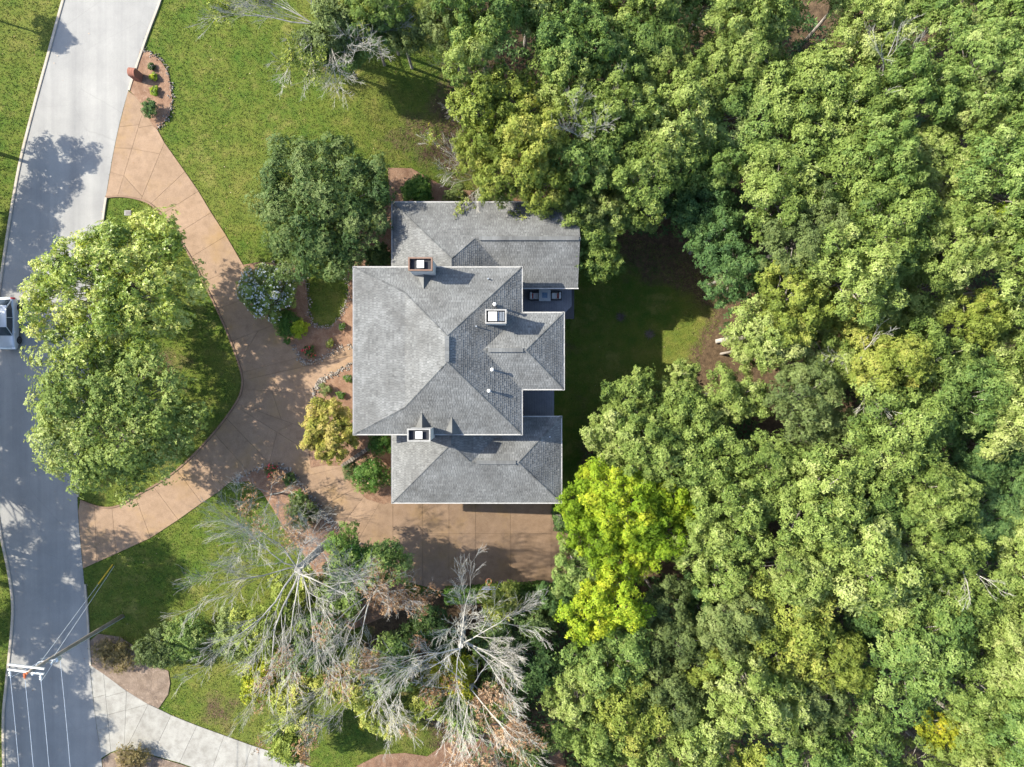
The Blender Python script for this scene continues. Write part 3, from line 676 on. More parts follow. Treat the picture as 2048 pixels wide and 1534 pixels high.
for key in PL:
    base = MB(); sh = MB()
    for p in PL[key]: shingle_plane(sh, base, p)
    a0, b0_, a1, b1_, z_ = SOF[key]
    base.add([(a0, b0_, z_-.17), (a0, b1_, z_-.17), (a1, b1_, z_-.17), (a1, b0_, z_-.17)], [(0, 1, 2, 3)])
    rf = hobj(base.obj('roof', 'felt'))
    s_ = stuff(sh.obj('shingles', 'shingle', rf))
    cp = MB()
    for h in HIPS[key]: cap_strip(cp, *h)
    stuff(cp.obj('ridge_caps', 'shingle', rf))
    for a, b in GUT[key]:
        d = (b-a).normalized(); nn = V3((-d.y, d.x, 0))
        c = (a+b)/2
        # outward side: away from the middle of the roof block
        mid = V3(((a0+a1)/2, (b0_+b1_)/2, 0))
        if (c-mid).dot(nn) < 0: nn = -nn
        g = MB(); L_ = (b-a).length+0.1; ang = math.atan2(d.y, d.x)
        g.box((c.x+nn.x*.03, c.y+nn.y*.03, c.z-.085), (L_, .06, .15), ang)
        g.box((c.x+nn.x*.08, c.y+nn.y*.08, c.z-.055), (L_+.06, .02, .15), ang)
        g.obj('gutter', 'fascia', rf)
# raised vents along the ridges
for a, b, d in ((NV+V3((.3, 0, 0)), NG-V3((.1, 0, 0)), 0), (WV+V3((.4, 0, 0)), WH-V3((.2, 0, 0)), 0), (GV+V3((.4, 0, 0)), GH-V3((.2, 0, 0)), 0), (RS, RN, 1)):
    c = (a+b)/2; L_ = (b-a).length; n_ = max(1, int(L_/.25)); vm = MB()
    for i in range(n_):
        q = a.lerp(b, (i+.5)/n_); vm.box((q.x, q.y, q.z+.075), (L_/n_-.008, .30, .05) if not d else (.30, L_/n_-.008, .05), 0, rnd.uniform(.38, .6))
    hobj(vm.obj('ridge_vent', 'shingle'))
def cutwall(name, a, b, z0, z1):
    hobj(MB().box(((a[0]+b[0])/2, (a[1]+b[1])/2, (z0+z1)/2), (b[0]-a[0], b[1]-a[1], z1-z0)).obj(name, 'siding'))
cutwall('wall', (x0+.5, y0+.5), (x1-.5, y1-.5), -6, EM-.18)
cutwall('wall', (x1-.55, wy0+.5), (wx1-.5, wy1-.5), -6, EM-.185)
cutwall('wall', (nx0+.5, 8.05), (nx1-.5, ny1-.5), -6, EG-.31)
cutwall('wall', (gx0+.5, gy0+.5), (gx1-.5, y0+.45), -6, EG-.18)
def opening(cx, cy, z, w, h, ax_, mat='glass'):
    f = MB(); 
    if ax_ == 'x': f.box((cx, cy, z), (w+.16, .08, h+.16))
    else: f.box((cx, cy, z), (.08, w+.16, h+.16))
    fr = hobj(f.obj('garage_door' if mat == 'white' else 'window', 'white'))
    p = MB()
    if mat == 'glass':
        p.box((cx, cy, z), (w, .12, h) if ax_ == 'x' else (.12, w, h)); p.obj('pane', 'glass', fr)
    else:
        for i in range(4): p.box((cx, cy, z-h/2+h*(i+.5)/4), (w, .12, h/4-.05) if ax_ == 'x' else (.12, w, h/4-.05))
        p.obj('door_panel', 'cream', fr)
opening(-2.6, gy0+.49, -0.9, 4.6, 2.4, 'x', 'white'); opening(1.6, gy0+.49, -1.7, 2.6, 2.3, 'x', 'white')
for yy in (7.0, 4.4, -.2, -2.2): opening(x0+.49, yy, 3.6, 1.2, 1.5, 'y')
for yy in (6.6, 4.6, 0.6, -1.4): opening(x0+.49, yy, 1.1, 1.2, 1.6, 'y')
for yy in (4.2, 2.4, .7): opening(wx1-.49, yy, 3.6, 1.1, 1.5, 'y'); opening(wx1-.49, yy, 0.4, 1.1, 1.8, 'y')
dm = hobj(MB().box((x0+.47, 2.4, 1.1), (.1, 1.3, 2.2)).obj('door', 'copper')); MB().box((x0+.39, 2.0, 1.05), (.06, .05, .22)).obj('handle', 'galv', dm)

def chimney(cx, cy, zb, zt, sx, sy, body, rim, flue, mesh_top=False):
    t_ = None
    ch = hobj(MB().box((cx, cy, (zb+zt-.16)/2), (sx, sy, zt-.16-zb)).obj('chimney', body))
    r = MB(); t = .10
    for (ox, oy, dx, dy) in ((0, sy/2-t/2+.05, sx+.1, t), (0, -sy/2+t/2-.05, sx+.1, t), (sx/2-t/2+.05, 0, t, sy+.1-2*t), (-sx/2+t/2-.05, 0, t, sy+.1-2*t)):
        r.box((cx+ox, cy+oy, zt-.02), (dx, dy, .3))
    r.obj('chimney_rim', rim, ch)
    MB().box((cx, cy, zt-.155), (sx-.12, sy-.12, .012)).obj('flue_well', 'dark', ch)  # thin near-black plate across the inside of the rim
    f = MB()
    if mesh_top:
        f.box((cx-.22, cy, zt+.05), (.62, .66, .26)); f.obj('flue_cap', 'cream', ch)
        z = MB()
        for i in range(4): z.box((cx+.18+i*.13, cy, zt+.02), (.05, .66, .1))
        z.obj('grille', 'zinc', ch)
    else:
        f.box((cx, cy, zt-.06), (.46, .46, .2)); f.box((cx, cy, zt+.06), (.5, .54, .04)); f.obj('flue_cap', flue, ch)
    return ch
ca = W(841, 528.5, 8.5); chimney(ca.x, ca.y, 4.0, 8.5, 1.62, .86, 'cream', 'copper', 'white')
cd = W(838, 870, 8.3); chimney(cd.x, cd.y, 2.8, 8.3, 1.56, .82, 'cream', 'rimgrey', 'cream')
cc = W(991.5, 633, 8.6); chimney(cc.x, cc.y, 6.0, 8.6, 1.42, .92, 'cream', 'rimgrey', 'cream', True)
def main_z(x, y):
    return min(EM+PIT*(x1-x), EM+PIT*(y1-y), EM+PIT*(y-y0), ridge_z-PIT*(RN.x-x) if x > xb else zb-(zb-EM)/(xb-x0)*(xb-x))
# saddles behind the chimneys
for (cx, cy, s) in ((ca.x, ca.y-.45, -1), (cd.x, cd.y+.42, 1), (cd.x+2.2, cd.y+.1, 1)):
    zr = main_z(cx, cy+s*.9)+.1; mb = MB()
    tip = V3((cx, cy+s*1.1, main_z(cx, cy+s*1.1)+.03)); top = V3((cx, cy-s*.2, tip.z))
    l = V3((cx-.75, cy-s*.2, main_z(cx-.75, cy-s*.2)-.1)); r_ = V3((cx+.75, cy-s*.2, main_z(cx+.75, cy-s*.2)-.1))
    mb.add([tip, top, l], [(0, 1, 2) if s < 0 else (2, 1, 0)], .5); mb.add([tip, top, r_], [(2, 1, 0) if s < 0 else (0, 1, 2)], .35)
    hobj(mb.obj('chimney_saddle', 'shingle'))
def vent(px, py, zt, zb, r, mat, cap=True):
    p = W(px, py, zt); m = MB().lathe((p.x, p.y, 0), [(r, zb-.3), (r, zt-.12)], 10)
    o = hobj(m.obj('vent_pipe', mat))
    if cap: MB().lathe((p.x, p.y, 0), [(r*1.1, zt-.13), (r*1.75, zt-.10), (r*1.75, zt-.02), (r*.6, zt+.03)], 12).obj('vent_cap', mat, o)
    if cap: MB().box((p.x, p.y, zb), (.3, .3, .03)).obj('flashing', 'felt', o)
vent(989, 608, 7.9, 6.9, .075, 'white'); vent(984, 739, 7.6, 6.6, .075, 'white'); vent(977.5, 781.5, 7.6, 6.65, .075, 'white')
vent(952, 652, 8.0, 7.75, .05, 'zinc', False); vent(902, 809, 7.0, 6.75, .05, 'zinc', False); vent(976, 556.5, 6.75, 6.5, .05, 'zinc', False)
vent(1010.5, 949, 4.3, 4.0, .05, 'zinc', False); vent(955, 882, 4.4, 4.25, .05, 'zinc', False); vent(1100, 874, 3.7, 3.5, .05, 'zinc', False)

# ------------------------------------------------------------------ decks and furniture
DZ = 0.35
def deck(label, pxs, posts):
    ws = [W(px, py, DZ) for px, py in pxs]; c = sum(ws, V3())/len(ws)
    d = thing('deck', label, 'deck', (c.x, c.y, DZ))
    xs = [p.x for p in ws]; poly = [(p.x, p.y) for p in ws]; bw = .14; x = min(xs)
    ymin, ymax = min(p.y for p in ws), max(p.y for p in ws)
    while x < max(xs)-.02:
        xm = x+bw/2; ys = []
        for i in range(len(poly)):
            a, b = poly[i-1], poly[i]
            if (a[0] > xm) != (b[0] > xm): ys.append(a[1]+(b[1]-a[1])*(xm-a[0])/(b[0]-a[0]))
        if len(ys) >= 2:
            o = MB().box((xm-c.x, (min(ys)+max(ys))/2-c.y, -.015+rnd.uniform(-.003, .003)), (bw-.012, max(ys)-min(ys), .03)).obj('board', 'deck', d)
        x += bw
    for i in range(len(poly)):
        a, b = V3((*poly[i-1], 0)), V3((*poly[i], 0)); m = (a+b)/2; dd = b-a
        MB().box((m.x-c.x, m.y-c.y, -.1), (dd.length, .09, .22), math.atan2(dd.y, dd.x)).obj('rim_board', 'deck', d)
    MB().box((0, 0, -.14), (max(xs)-min(xs)-.5, (ymax-ymin)*.8, .16)).obj('joists', 'blackpl', d)
    for px, py in posts:
        p = W(px, py, DZ); g = Tf(p.x, p.y); MB().box((p.x-c.x, p.y-c.y, (g-DZ-.2)/2), (.14, .14, DZ-.2-g)).obj('post', 'deck', d)
    return d
deck('grey plank deck with seats in the notch behind the main roof', [(1032, 560), (1142, 560), (1142, 612), (1132, 622), (1116, 640), (1032, 640)], [(1136, 572), (1136, 606)])
deck('grey plank deck between rear wing and garage wing', [(1032, 770), (1107, 770), (1107, 842), (1032, 842)], [(1100, 780), (1100, 830)])
def lounge(px, py, flip, label):
    p = W(px, py, DZ+.5); t = thing('lounge_chair', label, 'chair', (p.x, p.y, DZ+.001), math.pi if flip else 0, 'lounge chairs on the deck')
    b = MB(); b.box((.02, 0, .10), (.80, .66, .12))
    for sx in (-.36, .36):
        for sy in (-.3, .3): b.box((sx, sy, .02), (.05, .05, .04))
    b.box((-.39, 0, .38), (.07, .7, .6)); b.box((0, .32, .26), (.74, .06, .32)); b.box((0, -.32, .26), (.74, .06, .32)); b.obj('frame', 'blackpl', t)
    def cushion(c, d, nm, mt):
        o = MB().box(c, d, top=.92).obj(nm, mt, t); m = o.modifiers.new('bevel', 'BEVEL'); m.width = .04; m.segments = 3
    cushion((.04, 0, .25), (.72, .56, .17), 'seat_cushion', 'fabric'); cushion((-.28, 0, .46), (.17, .6, .42), 'back_cushion', 'fabric'); cushion((-.13, 0, .41), (.13, .44, .24), 'throw_pillow', 'red')
lounge(1068.5, 591.5, False, 'white cushioned seat left of the fire table'); lounge(1113, 591, True, 'white cushioned seat right of the fire table')
p = W(1089.5, 590.5, DZ+.55); t = thing('fire_table', 'square pale stone fire table on the deck', 'table', (p.x, p.y, DZ))
MB().box((0, 0, .27), (.78, .78, .54)).obj('base', 'cream', t)
m = MB()
for ox, oy, dx, dy in ((0, .35, .96, .26), (0, -.35, .96, .26), (.35, 0, .26, .44), (-.35, 0, .26, .44)): m.box((ox, oy, .575), (dx, dy, .07))
m.obj('table_top', 'granite', t); MB().box((0, 0, .56), (.436, .436, .03)).obj('fire_pan', 'firepit', t)
p = W(1088, 575, DZ+.4); t = thing('side_bench', 'small pale grey bench at the head of the fire table', 'bench', (p.x, p.y, DZ)); MB().box((0, 0, .37), (.5, .34, .08)).obj('seat', 'granite', t)
for sx in (-.2, .2):
    for sy in (-.13, .13): MB().box((sx, sy, .165), (.05, .05, .33)).obj('leg', 'blackpl', t)

# ================================================================== FOLIAGE GENERATORS
def rosettes(P, Nrm, size, tone, nleaf=5, wid=0.42, lift=0.25, jit=0.35, r=rng):
    """leaf rosettes: nleaf pointed leaves around each point; returns verts, quads, tone"""
    m = len(P)
    Nrm = Nrm/np.linalg.norm(Nrm, axis=1, keepdims=True)
    ref = np.where(np.abs(Nrm[:, 2:3]) < 0.9, np.array([[0, 0, 1.0]]), np.array([[1.0, 0, 0]]))
    A = np.cross(Nrm, ref); A /= np.linalg.norm(A, axis=1, keepdims=True); B = np.cross(Nrm, A)
    ang = r.uniform(0, 2*np.pi, (m, 1))+np.arange(nleaf)*2*np.pi/nleaf+r.normal(0, jit, (m, nleaf))
    L_ = size[:, None]*r.uniform(0.65, 1.2, (m, nleaf))
    D = A[:, None, :]*np.cos(ang)[..., None]+B[:, None, :]*np.sin(ang)[..., None]
    PR = np.cross(np.broadcast_to(Nrm[:, None, :], D.shape), D)
    lf = r.normal(lift, 0.20, (m, nleaf))[..., None]
    n3 = Nrm[:, None, :]; p = P[:, None, :]
    roll = r.normal(0, 0.22, (m, nleaf))[..., None]
    side = PR*np.cos(roll)+n3*np.sin(roll)
    l = L_[..., None]
    base = p+D*l*0.06
    mid = p+D*l*0.5+n3*l*lf*0.6
    tip = p+D*l+n3*l*lf*0.55
    v = np.stack([base, mid+side*l*wid*0.5, tip, mid-side*l*wid*0.5], 2).reshape(-1, 3)
    q = np.arange(m*nleaf*4).reshape(-1, 4)
    tn = np.repeat(np.clip(tone[:, None]+r.normal(0, 0.09, (m, nleaf)), 0, 1).ravel(), 4)
    return v, q, tn
def crown_boughs(R, Hc, nb, br, r, irregular=0.25, under=0.35):
    """bough centres filling a dome; returns centres (relative to crown base plane) and radii"""
    k = np.arange(nb)+0.5; rr_ = np.sqrt(k/nb)*R*0.88; th = k*2.399963+r.uniform(0, 6.28)
    lob = 1+irregular*(np.sin(th*2+r.uniform(0, 6.28))*0.5+np.sin(th*3+r.uniform(0, 6.28))*0.5+r.normal(0, 0.25, nb)*0.5)
    x = np.cos(th)*rr_*lob+r.normal(0, R*0.05, nb); y = np.sin(th)*rr_*lob+r.normal(0, R*0.05, nb)
    q = np.clip(rr_/R, 0, 1); z = Hc*np.sqrt(1-q**2*0.85)*(1-np.abs(r.normal(0, 0.32, nb)))
    low = r.random(nb) < under*0.35; z = np.where(low, z*0.45, z)
    return np.c_[x, y, z], br*r.uniform(0.62, 1.32, nb)
def bough_leaves(C, rad, per, size, r, flat=0.7, tone0=0.5, tvar=0.18):
    Ps, Ns, Tn = [], [], []
    zmax = C[:, 2].max()
    for c, b in zip(C, rad):
        n = max(6, int(per*(b/np.mean(rad))**2))
        d = r.normal(0, 1, (n, 3)); d[:, 2] = np.abs(d[:, 2])*np.where(r.random(n) < 0.82, 1, -0.6); d /= np.linalg.norm(d, axis=1, keepdims=True)
        rr_ = b*r.uniform(0.55, 1.08, n)[:, None]
        bump_ = 1+0.22*np.sin(d[:, :1]*5+c[0]*3)+0.22*np.sin(d[:, 1:2]*5+c[1]*3)
        P = c+d*rr_*bump_*np.array([1, 1, flat])
        Ps.append(P); nn = d*0.95+np.array([0, 0, 0.42])+r.normal(0, 0.2, (n, 3)); Ns.append(nn)
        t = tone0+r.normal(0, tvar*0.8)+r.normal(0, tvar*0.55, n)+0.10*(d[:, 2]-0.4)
        Tn.append(np.clip(t, 0.02, 0.98))
    P, N_, t = np.concatenate(Ps), np.concatenate(Ns), np.concatenate(Tn)
    return P, N_, size*r.uniform(0.75, 1.25, len(P)), t
def crown_mesh(name, R, Hc, nb, br, per, size, seed, nleaf=5, z0=0.0, irregular=0.25, flat=0.7, wid=0.42, tvar=0.18):
    r = np.random.default_rng(seed)
    C, rad = crown_boughs(R, Hc, nb, br, r, irregular)
    C[:, 2] += z0
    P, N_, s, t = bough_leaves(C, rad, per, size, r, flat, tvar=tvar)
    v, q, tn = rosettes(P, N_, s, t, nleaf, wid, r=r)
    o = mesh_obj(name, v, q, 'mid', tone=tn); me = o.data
    bpy.data.objects.remove(o)
    return me, C, rad
def limb_mesh(name, C, z0, trunk_r, seed, fork=None, lean=(0, 0)):
    """trunk with curved limbs reaching up into the boughs"""
    r = random.Random(seed); mb = MB()
    zt = fork if fork else z0*0.75
    top = V3((lean[0], lean[1], zt)); ztop = max(c[2] for c in C)*0.9
    mb.tube([(0, 0, -.6), (0, 0, .15), (lean[0]*.4, lean[1]*.4, zt*.5), tuple(top), (lean[0]*1.2, lean[1]*1.2, (zt+ztop)/2), (lean[0]*1.3, lean[1]*1.3, ztop)], [trunk_r*1.5, trunk_r*1.1, trunk_r*.9, trunk_r*.75, trunk_r*.45, trunk_r*.12], 8, .5)
    for c in C:
        c = V3(c); h = r.uniform(0.0, 0.75); s = V3((lean[0]*1.2, lean[1]*1.2, zt+(ztop-zt)*h*0.7))
        if s.z > c.z-0.3: s.z = max(zt*.8, c.z-1.5)
        m1 = s.lerp(c, .4)+V3((r.uniform(-.3, .3), r.uniform(-.3, .3), .25)); m2 = s.lerp(c, .75)+V3((r.uniform(-.2, .2), r.uniform(-.2, .2), .2))
        k = trunk_r*r.uniform(.16, .30)
        mb.tube([s, m1, m2, c], [k, k*.75, k*.5, k*.2], 5, .5, cap=False)
    o = mb.obj(name, 'bark'); me = o.data; bpy.data.objects.remove(o); return me

# ------------------------------------------------------------------ forest trees
TPL = []
for i in range(9):
    Rr = 4.5; nb = [38, 44, 33, 50, 41, 36, 46, 40, 31][i]
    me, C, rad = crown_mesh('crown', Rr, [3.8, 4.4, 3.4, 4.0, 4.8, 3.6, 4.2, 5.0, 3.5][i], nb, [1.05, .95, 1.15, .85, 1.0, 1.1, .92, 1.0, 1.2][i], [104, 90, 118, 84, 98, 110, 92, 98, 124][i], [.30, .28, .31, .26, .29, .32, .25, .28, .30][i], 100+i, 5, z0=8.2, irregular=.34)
    tr = limb_mesh('trunk', C, 8.2, .26, 200+i, lean=(rnd.uniform(-.5, .5), rnd.uniform(-.5, .5)))
    TPL.append((me, tr))
FINE = []   # finer-leaved crowns (hackberry, oak)
for i in range(3):
    me, C, rad = crown_mesh('crown', 4.5, 4.0, 52, .9, 150, .19, 140+i, 5, z0=8.2, irregular=.3)
    tr = limb_mesh('trunk', C, 8.2, .26, 240+i); FINE.append((me, tr))
TONE_NAME = {'pale': 'pale green', 'mid': 'mid green', 'bluegreen': 'deep green', 'greygreen': 'grey-green', 'lime': 'bright lime green', 'olive': 'olive-yellow', 'yellow_leaf': 'yellowing'}
forest = []     # (px, py, radius px, tone, height factor, fine)
forest += [(900, 40, 62, 'greygreen', .8, 1), (960, 25, 78, 'mid', .95, 0), (945, 120, 66, 'pale', .85, 0), (985, 215, 78, 'olive', .9, 0), (955, 300, 52, 'olive', .75, 1), (1000, 350, 62, 'olive', .8, 1),
           (1062, 285, 76, 'olive', .95, 0), (1085, 365, 62, 'olive', .85, 1), (1165, 430, 50, 'greygreen', .75, 1), (1168, 488, 58, 'pale', .74, 0), (1205, 515, 44, 'pale', .7, 0), (1146, 428, 44, 'pale', .74, 0), (1225, 130, 74, 'mid', .9, 0), (1740, 62, 72, 'pale', .95, 0), (1425, 335, 58, 'mid', .8, 0), (1200, 440, 58, 'pale', .72, 0), (1270, 410, 62, 'pale', .68, 0), (1235, 385, 45, 'bluegreen', .6, 0),
           (1290, 340, 80, 'pale', 1.0, 0), (1180, 300, 80, 'mid', .95, 0), (1150, 390, 50, 'mid', .75, 1), (1350, 250, 85, 'pale', 1.0, 0), (1365, 400, 48, 'bluegreen', .6, 0), (1430, 470, 62, 'bluegreen', .75, 0), (1410, 400, 60, 'bluegreen', .7, 0),
           (1470, 545, 66, 'bluegreen', .8, 0), (1548, 662, 74, 'pale', .9, 0), (1496, 700, 46, 'pale', .7, 0), (1590, 615, 80, 'olive', 1.0, 0), (1265, 805, 60, 'pale', .8, 0), (1230, 875, 62, 'pale', .8, 0), (1360, 765, 42, 'pale', .7, 0),
           (1375, 835, 66, 'pale', .85, 0), (1470, 792, 62, 'pale', .8, 0), (1300, 905, 80, 'pale', .95, 0), (1410, 920, 85, 'pale', .95, 0), (1190, 975, 50, 'lime', .7, 1), (1240, 1005, 82, 'lime', .95, 1), (1310, 1060, 76, 'lime', .9, 1),
           (1185, 1075, 62, 'lime', .85, 1), (1160, 1015, 48, 'lime', .75, 1), (1335, 985, 56, 'lime', .85, 1), (1255, 1105, 64, 'lime', .85, 1), (1380, 1015, 50, 'lime', .8, 1), (1155, 1140, 58, 'mid', .75, 0), (1120, 1195, 42, 'bluegreen', .6, 0), (1210, 1215, 80, 'lime', .95, 0), (1330, 1215, 62, 'greygreen', .8, 1), (1345, 1290, 72, 'greygreen', .85, 1),
           (1225, 1330, 80, 'mid', .9, 0), (1160, 1390, 62, 'pale', .85, 0), (1255, 1425, 82, 'olive', .95, 0), (1185, 1470, 66, 'pale', .85, 0), (1335, 1410, 78, 'greygreen', .9, 1), (1410, 1320, 60, 'olive', .8, 0), (1400, 1480, 80, 'pale', .95, 0), (1290, 1520, 70, 'pale', .9, 0),
           (1430, 1120, 80, 'pale', .95, 0), (1400, 1210, 56, 'bluegreen', .7, 0), (2025, 465, 62, 'lime', .95, 0), (1960, 640, 60, 'olive', .95, 0), (1890, 1470, 52, 'yellow_leaf', .7, 0), (1680, 1320, 72, 'olive', .9, 1), (1600, 1420, 84, 'greygreen', .9, 1), (1720, 1250, 55, 'bluegreen', .7, 0), (800, 60, 52, 'greygreen', .62, 1), (760, 0, 60, 'mid', .8, 1), (738, 52, 52, 'bluegreen', .62, 0)]
pool = ['pale']*8+['mid']*2+['olive']*2+['greygreen']
fp = [(1440, 1600), (1440, 1000), (1460, 760), (1560, 560), (1460, 380), (1200, 220), (1040, 100), (1000, -60), (2200, -60), (2200, 1600)]
tries = 0
while tries < 6000:
    tries += 1
    px, py = rnd.uniform(1000, 2160), rnd.uniform(-60, 1600); r_ = rnd.uniform(72, 112)
    if not inpoly1((px, py), fp): continue
    if any(math.hypot(px-a, py-b) < c for a, b, c in ((1775, 1425, 72), (1560, 1045, 70), (1430, 590, 90), (1400, 480, 70), (1480, 300, 48), (1690, 1240, 52), (1965, 960, 60), (1625, 80, 46), (1850, 480, 46), (1500, 1180, 55), (1760, 700, 40))): continue
    if any(math.hypot(px-f[0], py-f[1]) < 0.92*(r_*.5+f[2]*.5)+18 for f in forest): continue
    if px > 1900 and 880 < py < 1080: tn = 'bluegreen'
    elif px < 1560 and py < 560: tn = rnd.choice(['mid', 'pale', 'pale'])
    elif px > 1750 and py < 330: tn = rnd.choice(['pale', 'mid'])
    else: tn = rnd.choice(pool)
    forest.append((px, py, r_, tn, rnd.uniform(.76, 1.16) if tn != 'bluegreen' else .75, 1 if tn == 'greygreen' or rnd.random() < .34 else 0))
def rowname(y): return 'along the top edge' if y < 170 else 'above the back lawn' if y < 430 else 'level with the house' if y < 800 else 'level with the garage' if y < 1080 else 'lower right' if y < 1330 else 'along the bottom edge'
def colname(x): return 'left fringe of wood' if x < 1130 else 'inner left of wood' if x < 1380 else 'mid wood' if x < 1620 else 'inner right of wood' if x < 1850 else 'right edge of wood'
cells = {}
for f in forest: cells.setdefault((rowname(f[1]), colname(f[0]), f[3]), []).append(f)
ORD = ['leftmost', 'second from left', 'third from left', 'fourth from left', 'fifth from left', 'sixth from left', 'seventh from left']
lab = {}
for k, fs in cells.items():
    fs.sort(key=lambda f: f[0])
    for i, f in enumerate(fs): lab[id(f)] = '%s tree, %s, %s%s' % (TONE_NAME[k[2]], k[1], k[0], '' if len(fs) == 1 else ', '+ORD[min(i, 6)]+' there')
for i, f in enumerate(forest):
    px, py, rp, tn, hf, fine = f
    hz = hf*1.0; s = 1.0
    for _ in range(5):
        p = W(px, py, 0); 
        zc = Tf(p.x*.85, p.y)+10.2*hz; p = W(px, py, zc); s = rp*(HC-zc)/FPX/4.5
    g = Tf(p.x, p.y); tpl = (FINE if fine else TPL)[rnd.randrange(len(FINE if fine else TPL))]
    t = thing('forest_tree', lab[id(f)], 'tree', (p.x, p.y, g), rnd.uniform(0, 6.28), 'trees of the wood', (s, s, hz))
    share('trunk', tpl[1], None, t); share('crown', tpl[0], tn, t)

# understory in the wood: low leafy growth nobody could count
def understory(n):
    P = np.c_[rng.uniform(-6, 52, n*3), rng.uniform(-38, 36, n*3)]; P = P[inpoly(P, fw)]
    gapc = G(1775, 1425); P = P[np.hypot(P[:, 0]-gapc.x, P[:, 1]-gapc.y) > 1.2]
    for x, y in ((1560, 1045),):
        c = G(x, y); P = P[np.hypot(P[:, 0]-c.x, P[:, 1]-c.y) > 2.2]
    hum = np.sin(P[:, 0]*.55)*np.sin(P[:, 1]*.62+1)+np.sin(P[:, 0]*.23+P[:, 1]*.31)
    P = P[hum > -0.55][:n]; hum = hum[hum > -0.55][:n]
    z = T(P[:, 0], P[:, 1])+0.3+np.clip(hum+.55, 0, 2)*1.5*rng.uniform(.6, 1, len(P))
    P3 = np.c_[P, z]; nn = np.c_[rng.normal(0, .4, (len(P), 2)), np.ones(len(P))]
    v, q, t = rosettes(P3, nn, rng.uniform(.25, .5, len(P)), np.clip(rng.normal(.35, .2, len(P)), 0, 1), 5)
    return stuff(tag(mesh_obj('understory', v, q, 'bluegreen', tone=t), 'dark leafy undergrowth in the gaps between the trees', 'undergrowth'))
understory(12500)

# ------------------------------------------------------------------ single leafy trees and shrubs
def leafy(name, label, cat, px, py, rp, zc, Hc, tone, seed, nb=40, per=90, size=.26, br=None, nleaf=5, group=None, flat=.7, irregular=.25, bark='bark', ratio=1.0, extra=None, wid=.42, ground=None, tvar=.18, part='crown', tr=None):
    """a tree or shrub whose crown is seen at (px,py) with radius rp; zc = crown mid height above its ground"""
    p = W(px, py, zc); g = Tf(p.x, p.y) if ground is None else ground; p = W(px, py, zc+g); R = rp*(HC-zc-g)/FPX
    me, C, rad = crown_mesh(part, R, Hc, nb, br if br else R*.24, per, size, seed, nleaf, z0=max(.05, zc-Hc*.55), irregular=irregular, flat=flat, wid=wid, tvar=tvar)
    t = thing(name, label, cat, (p.x, p.y, g), 0, group, (1, ratio, 1))
    trm = limb_mesh('trunk', C, max(.3, zc-Hc*.55), tr if tr else max(.03, R*.045), seed+1)
    share('trunk' if part == 'crown' else 'stem', trm, bark, t); share(part, me, tone, t)
    if extra:
        for nm, tn2, cnt, sz, dz in extra:
            r = np.random.default_rng(seed+5); idx = r.integers(0, len(C), cnt)
            d = r.normal(0, 1, (cnt, 3)); d[:, 2] = np.abs(d[:, 2])+.2; d /= np.linalg.norm(d, axis=1, keepdims=True)
            P = C[idx]+d*(rad[idx]*1.06)[:, None]*np.array([1, 1, flat])+np.array([0, 0, dz])
            v, q, tt = rosettes(P, d+np.array([0, 0, .6]), sz*r.uniform(.6, 1.3, cnt), r.random(cnt), 5, .6, r=r)
            mesh_obj(nm, v, q, tn2, t, tt)
    return t
leafy('shade_tree', 'large glossy green tree overhanging the road beside the silver car', 'tree', 222, 578, 180, 7.6, 4.2, 'gloss', 31, nb=112, per=118, size=.20, br=.98, ratio=.86, irregular=.13, wid=.5, tvar=.24, tr=.3)
leafy('shade_tree', 'large glossy green tree on the lower half of the island lawn', 'tree', 210, 830, 174, 7.0, 4.4, 'pale', 37, nb=112, per=118, size=.195, br=1.0, ratio=.97, irregular=.08, wid=.5, tvar=.22, tr=.3)
leafy('evergreen_tree', 'broad dark green evergreen tree left of the north wing', 'tree', 640, 408, 150, 4.6, 3.8, 'evergreen', 41, nb=104, per=160, size=.18, br=.9, irregular=.10, tvar=.26, bark='barkdark')
leafy('blossom_shrub', 'round shrub covered in white blossoms beside the driveway', 'shrub', 536, 578, 58, 2.4, 2.2, 'pale', 43, nb=34, per=95, size=.18, br=.55, extra=[('blossoms', 'blossom', 760, .095, .04)], part='foliage', irregular=.12)
leafy('golden_tree', 'small golden-yellow tree at the front left of the house', 'tree', 655, 862, 58, 3.2, 2.0, 'gold', 47, nb=46, per=95, size=.18, br=.5, irregular=.28, tvar=.3)
SH = 'shrubs in the house beds'
leafy('clipped_shrub', 'large clipped round green shrub by the garage front corner', 'shrub', 743, 951, 34, 1.6, 1.5, 'shrub', 51, nb=26, per=130, size=.10, br=.5, group=SH, part='foliage', irregular=.08, extra=[('flowers', 'tanleaf', 60, .07, .02)])
leafy('clipped_shrub', 'small dark rounded shrub against the large clipped one', 'shrub', 706, 944, 20, 1.0, .9, 'evergreen', 52, nb=14, per=90, size=.09, br=.34, group=SH, part='foliage', irregular=.08)
leafy('clipped_shrub', 'clipped green shrub tucked under the main front eave', 'shrub', 763, 884, 25, 1.8, 1.3, 'shrub', 53, nb=18, per=110, size=.10, br=.4, group=SH, part='foliage', irregular=.08)
leafy('flowing_shrub', 'fine leaved green shrub below the white blossoms', 'shrub', 572, 648, 26, .8, .8, 'shrub', 54, nb=16, per=100, size=.12, br=.4, ratio=1.25, group=SH, part='foliage')
leafy('bright_shrub', 'bright green rounded shrub right of the fine leaved one', 'shrub', 598, 656, 15, .8, .8, 'lime', 55, nb=10, per=60, size=.15, br=.3, group=SH, part='foliage')
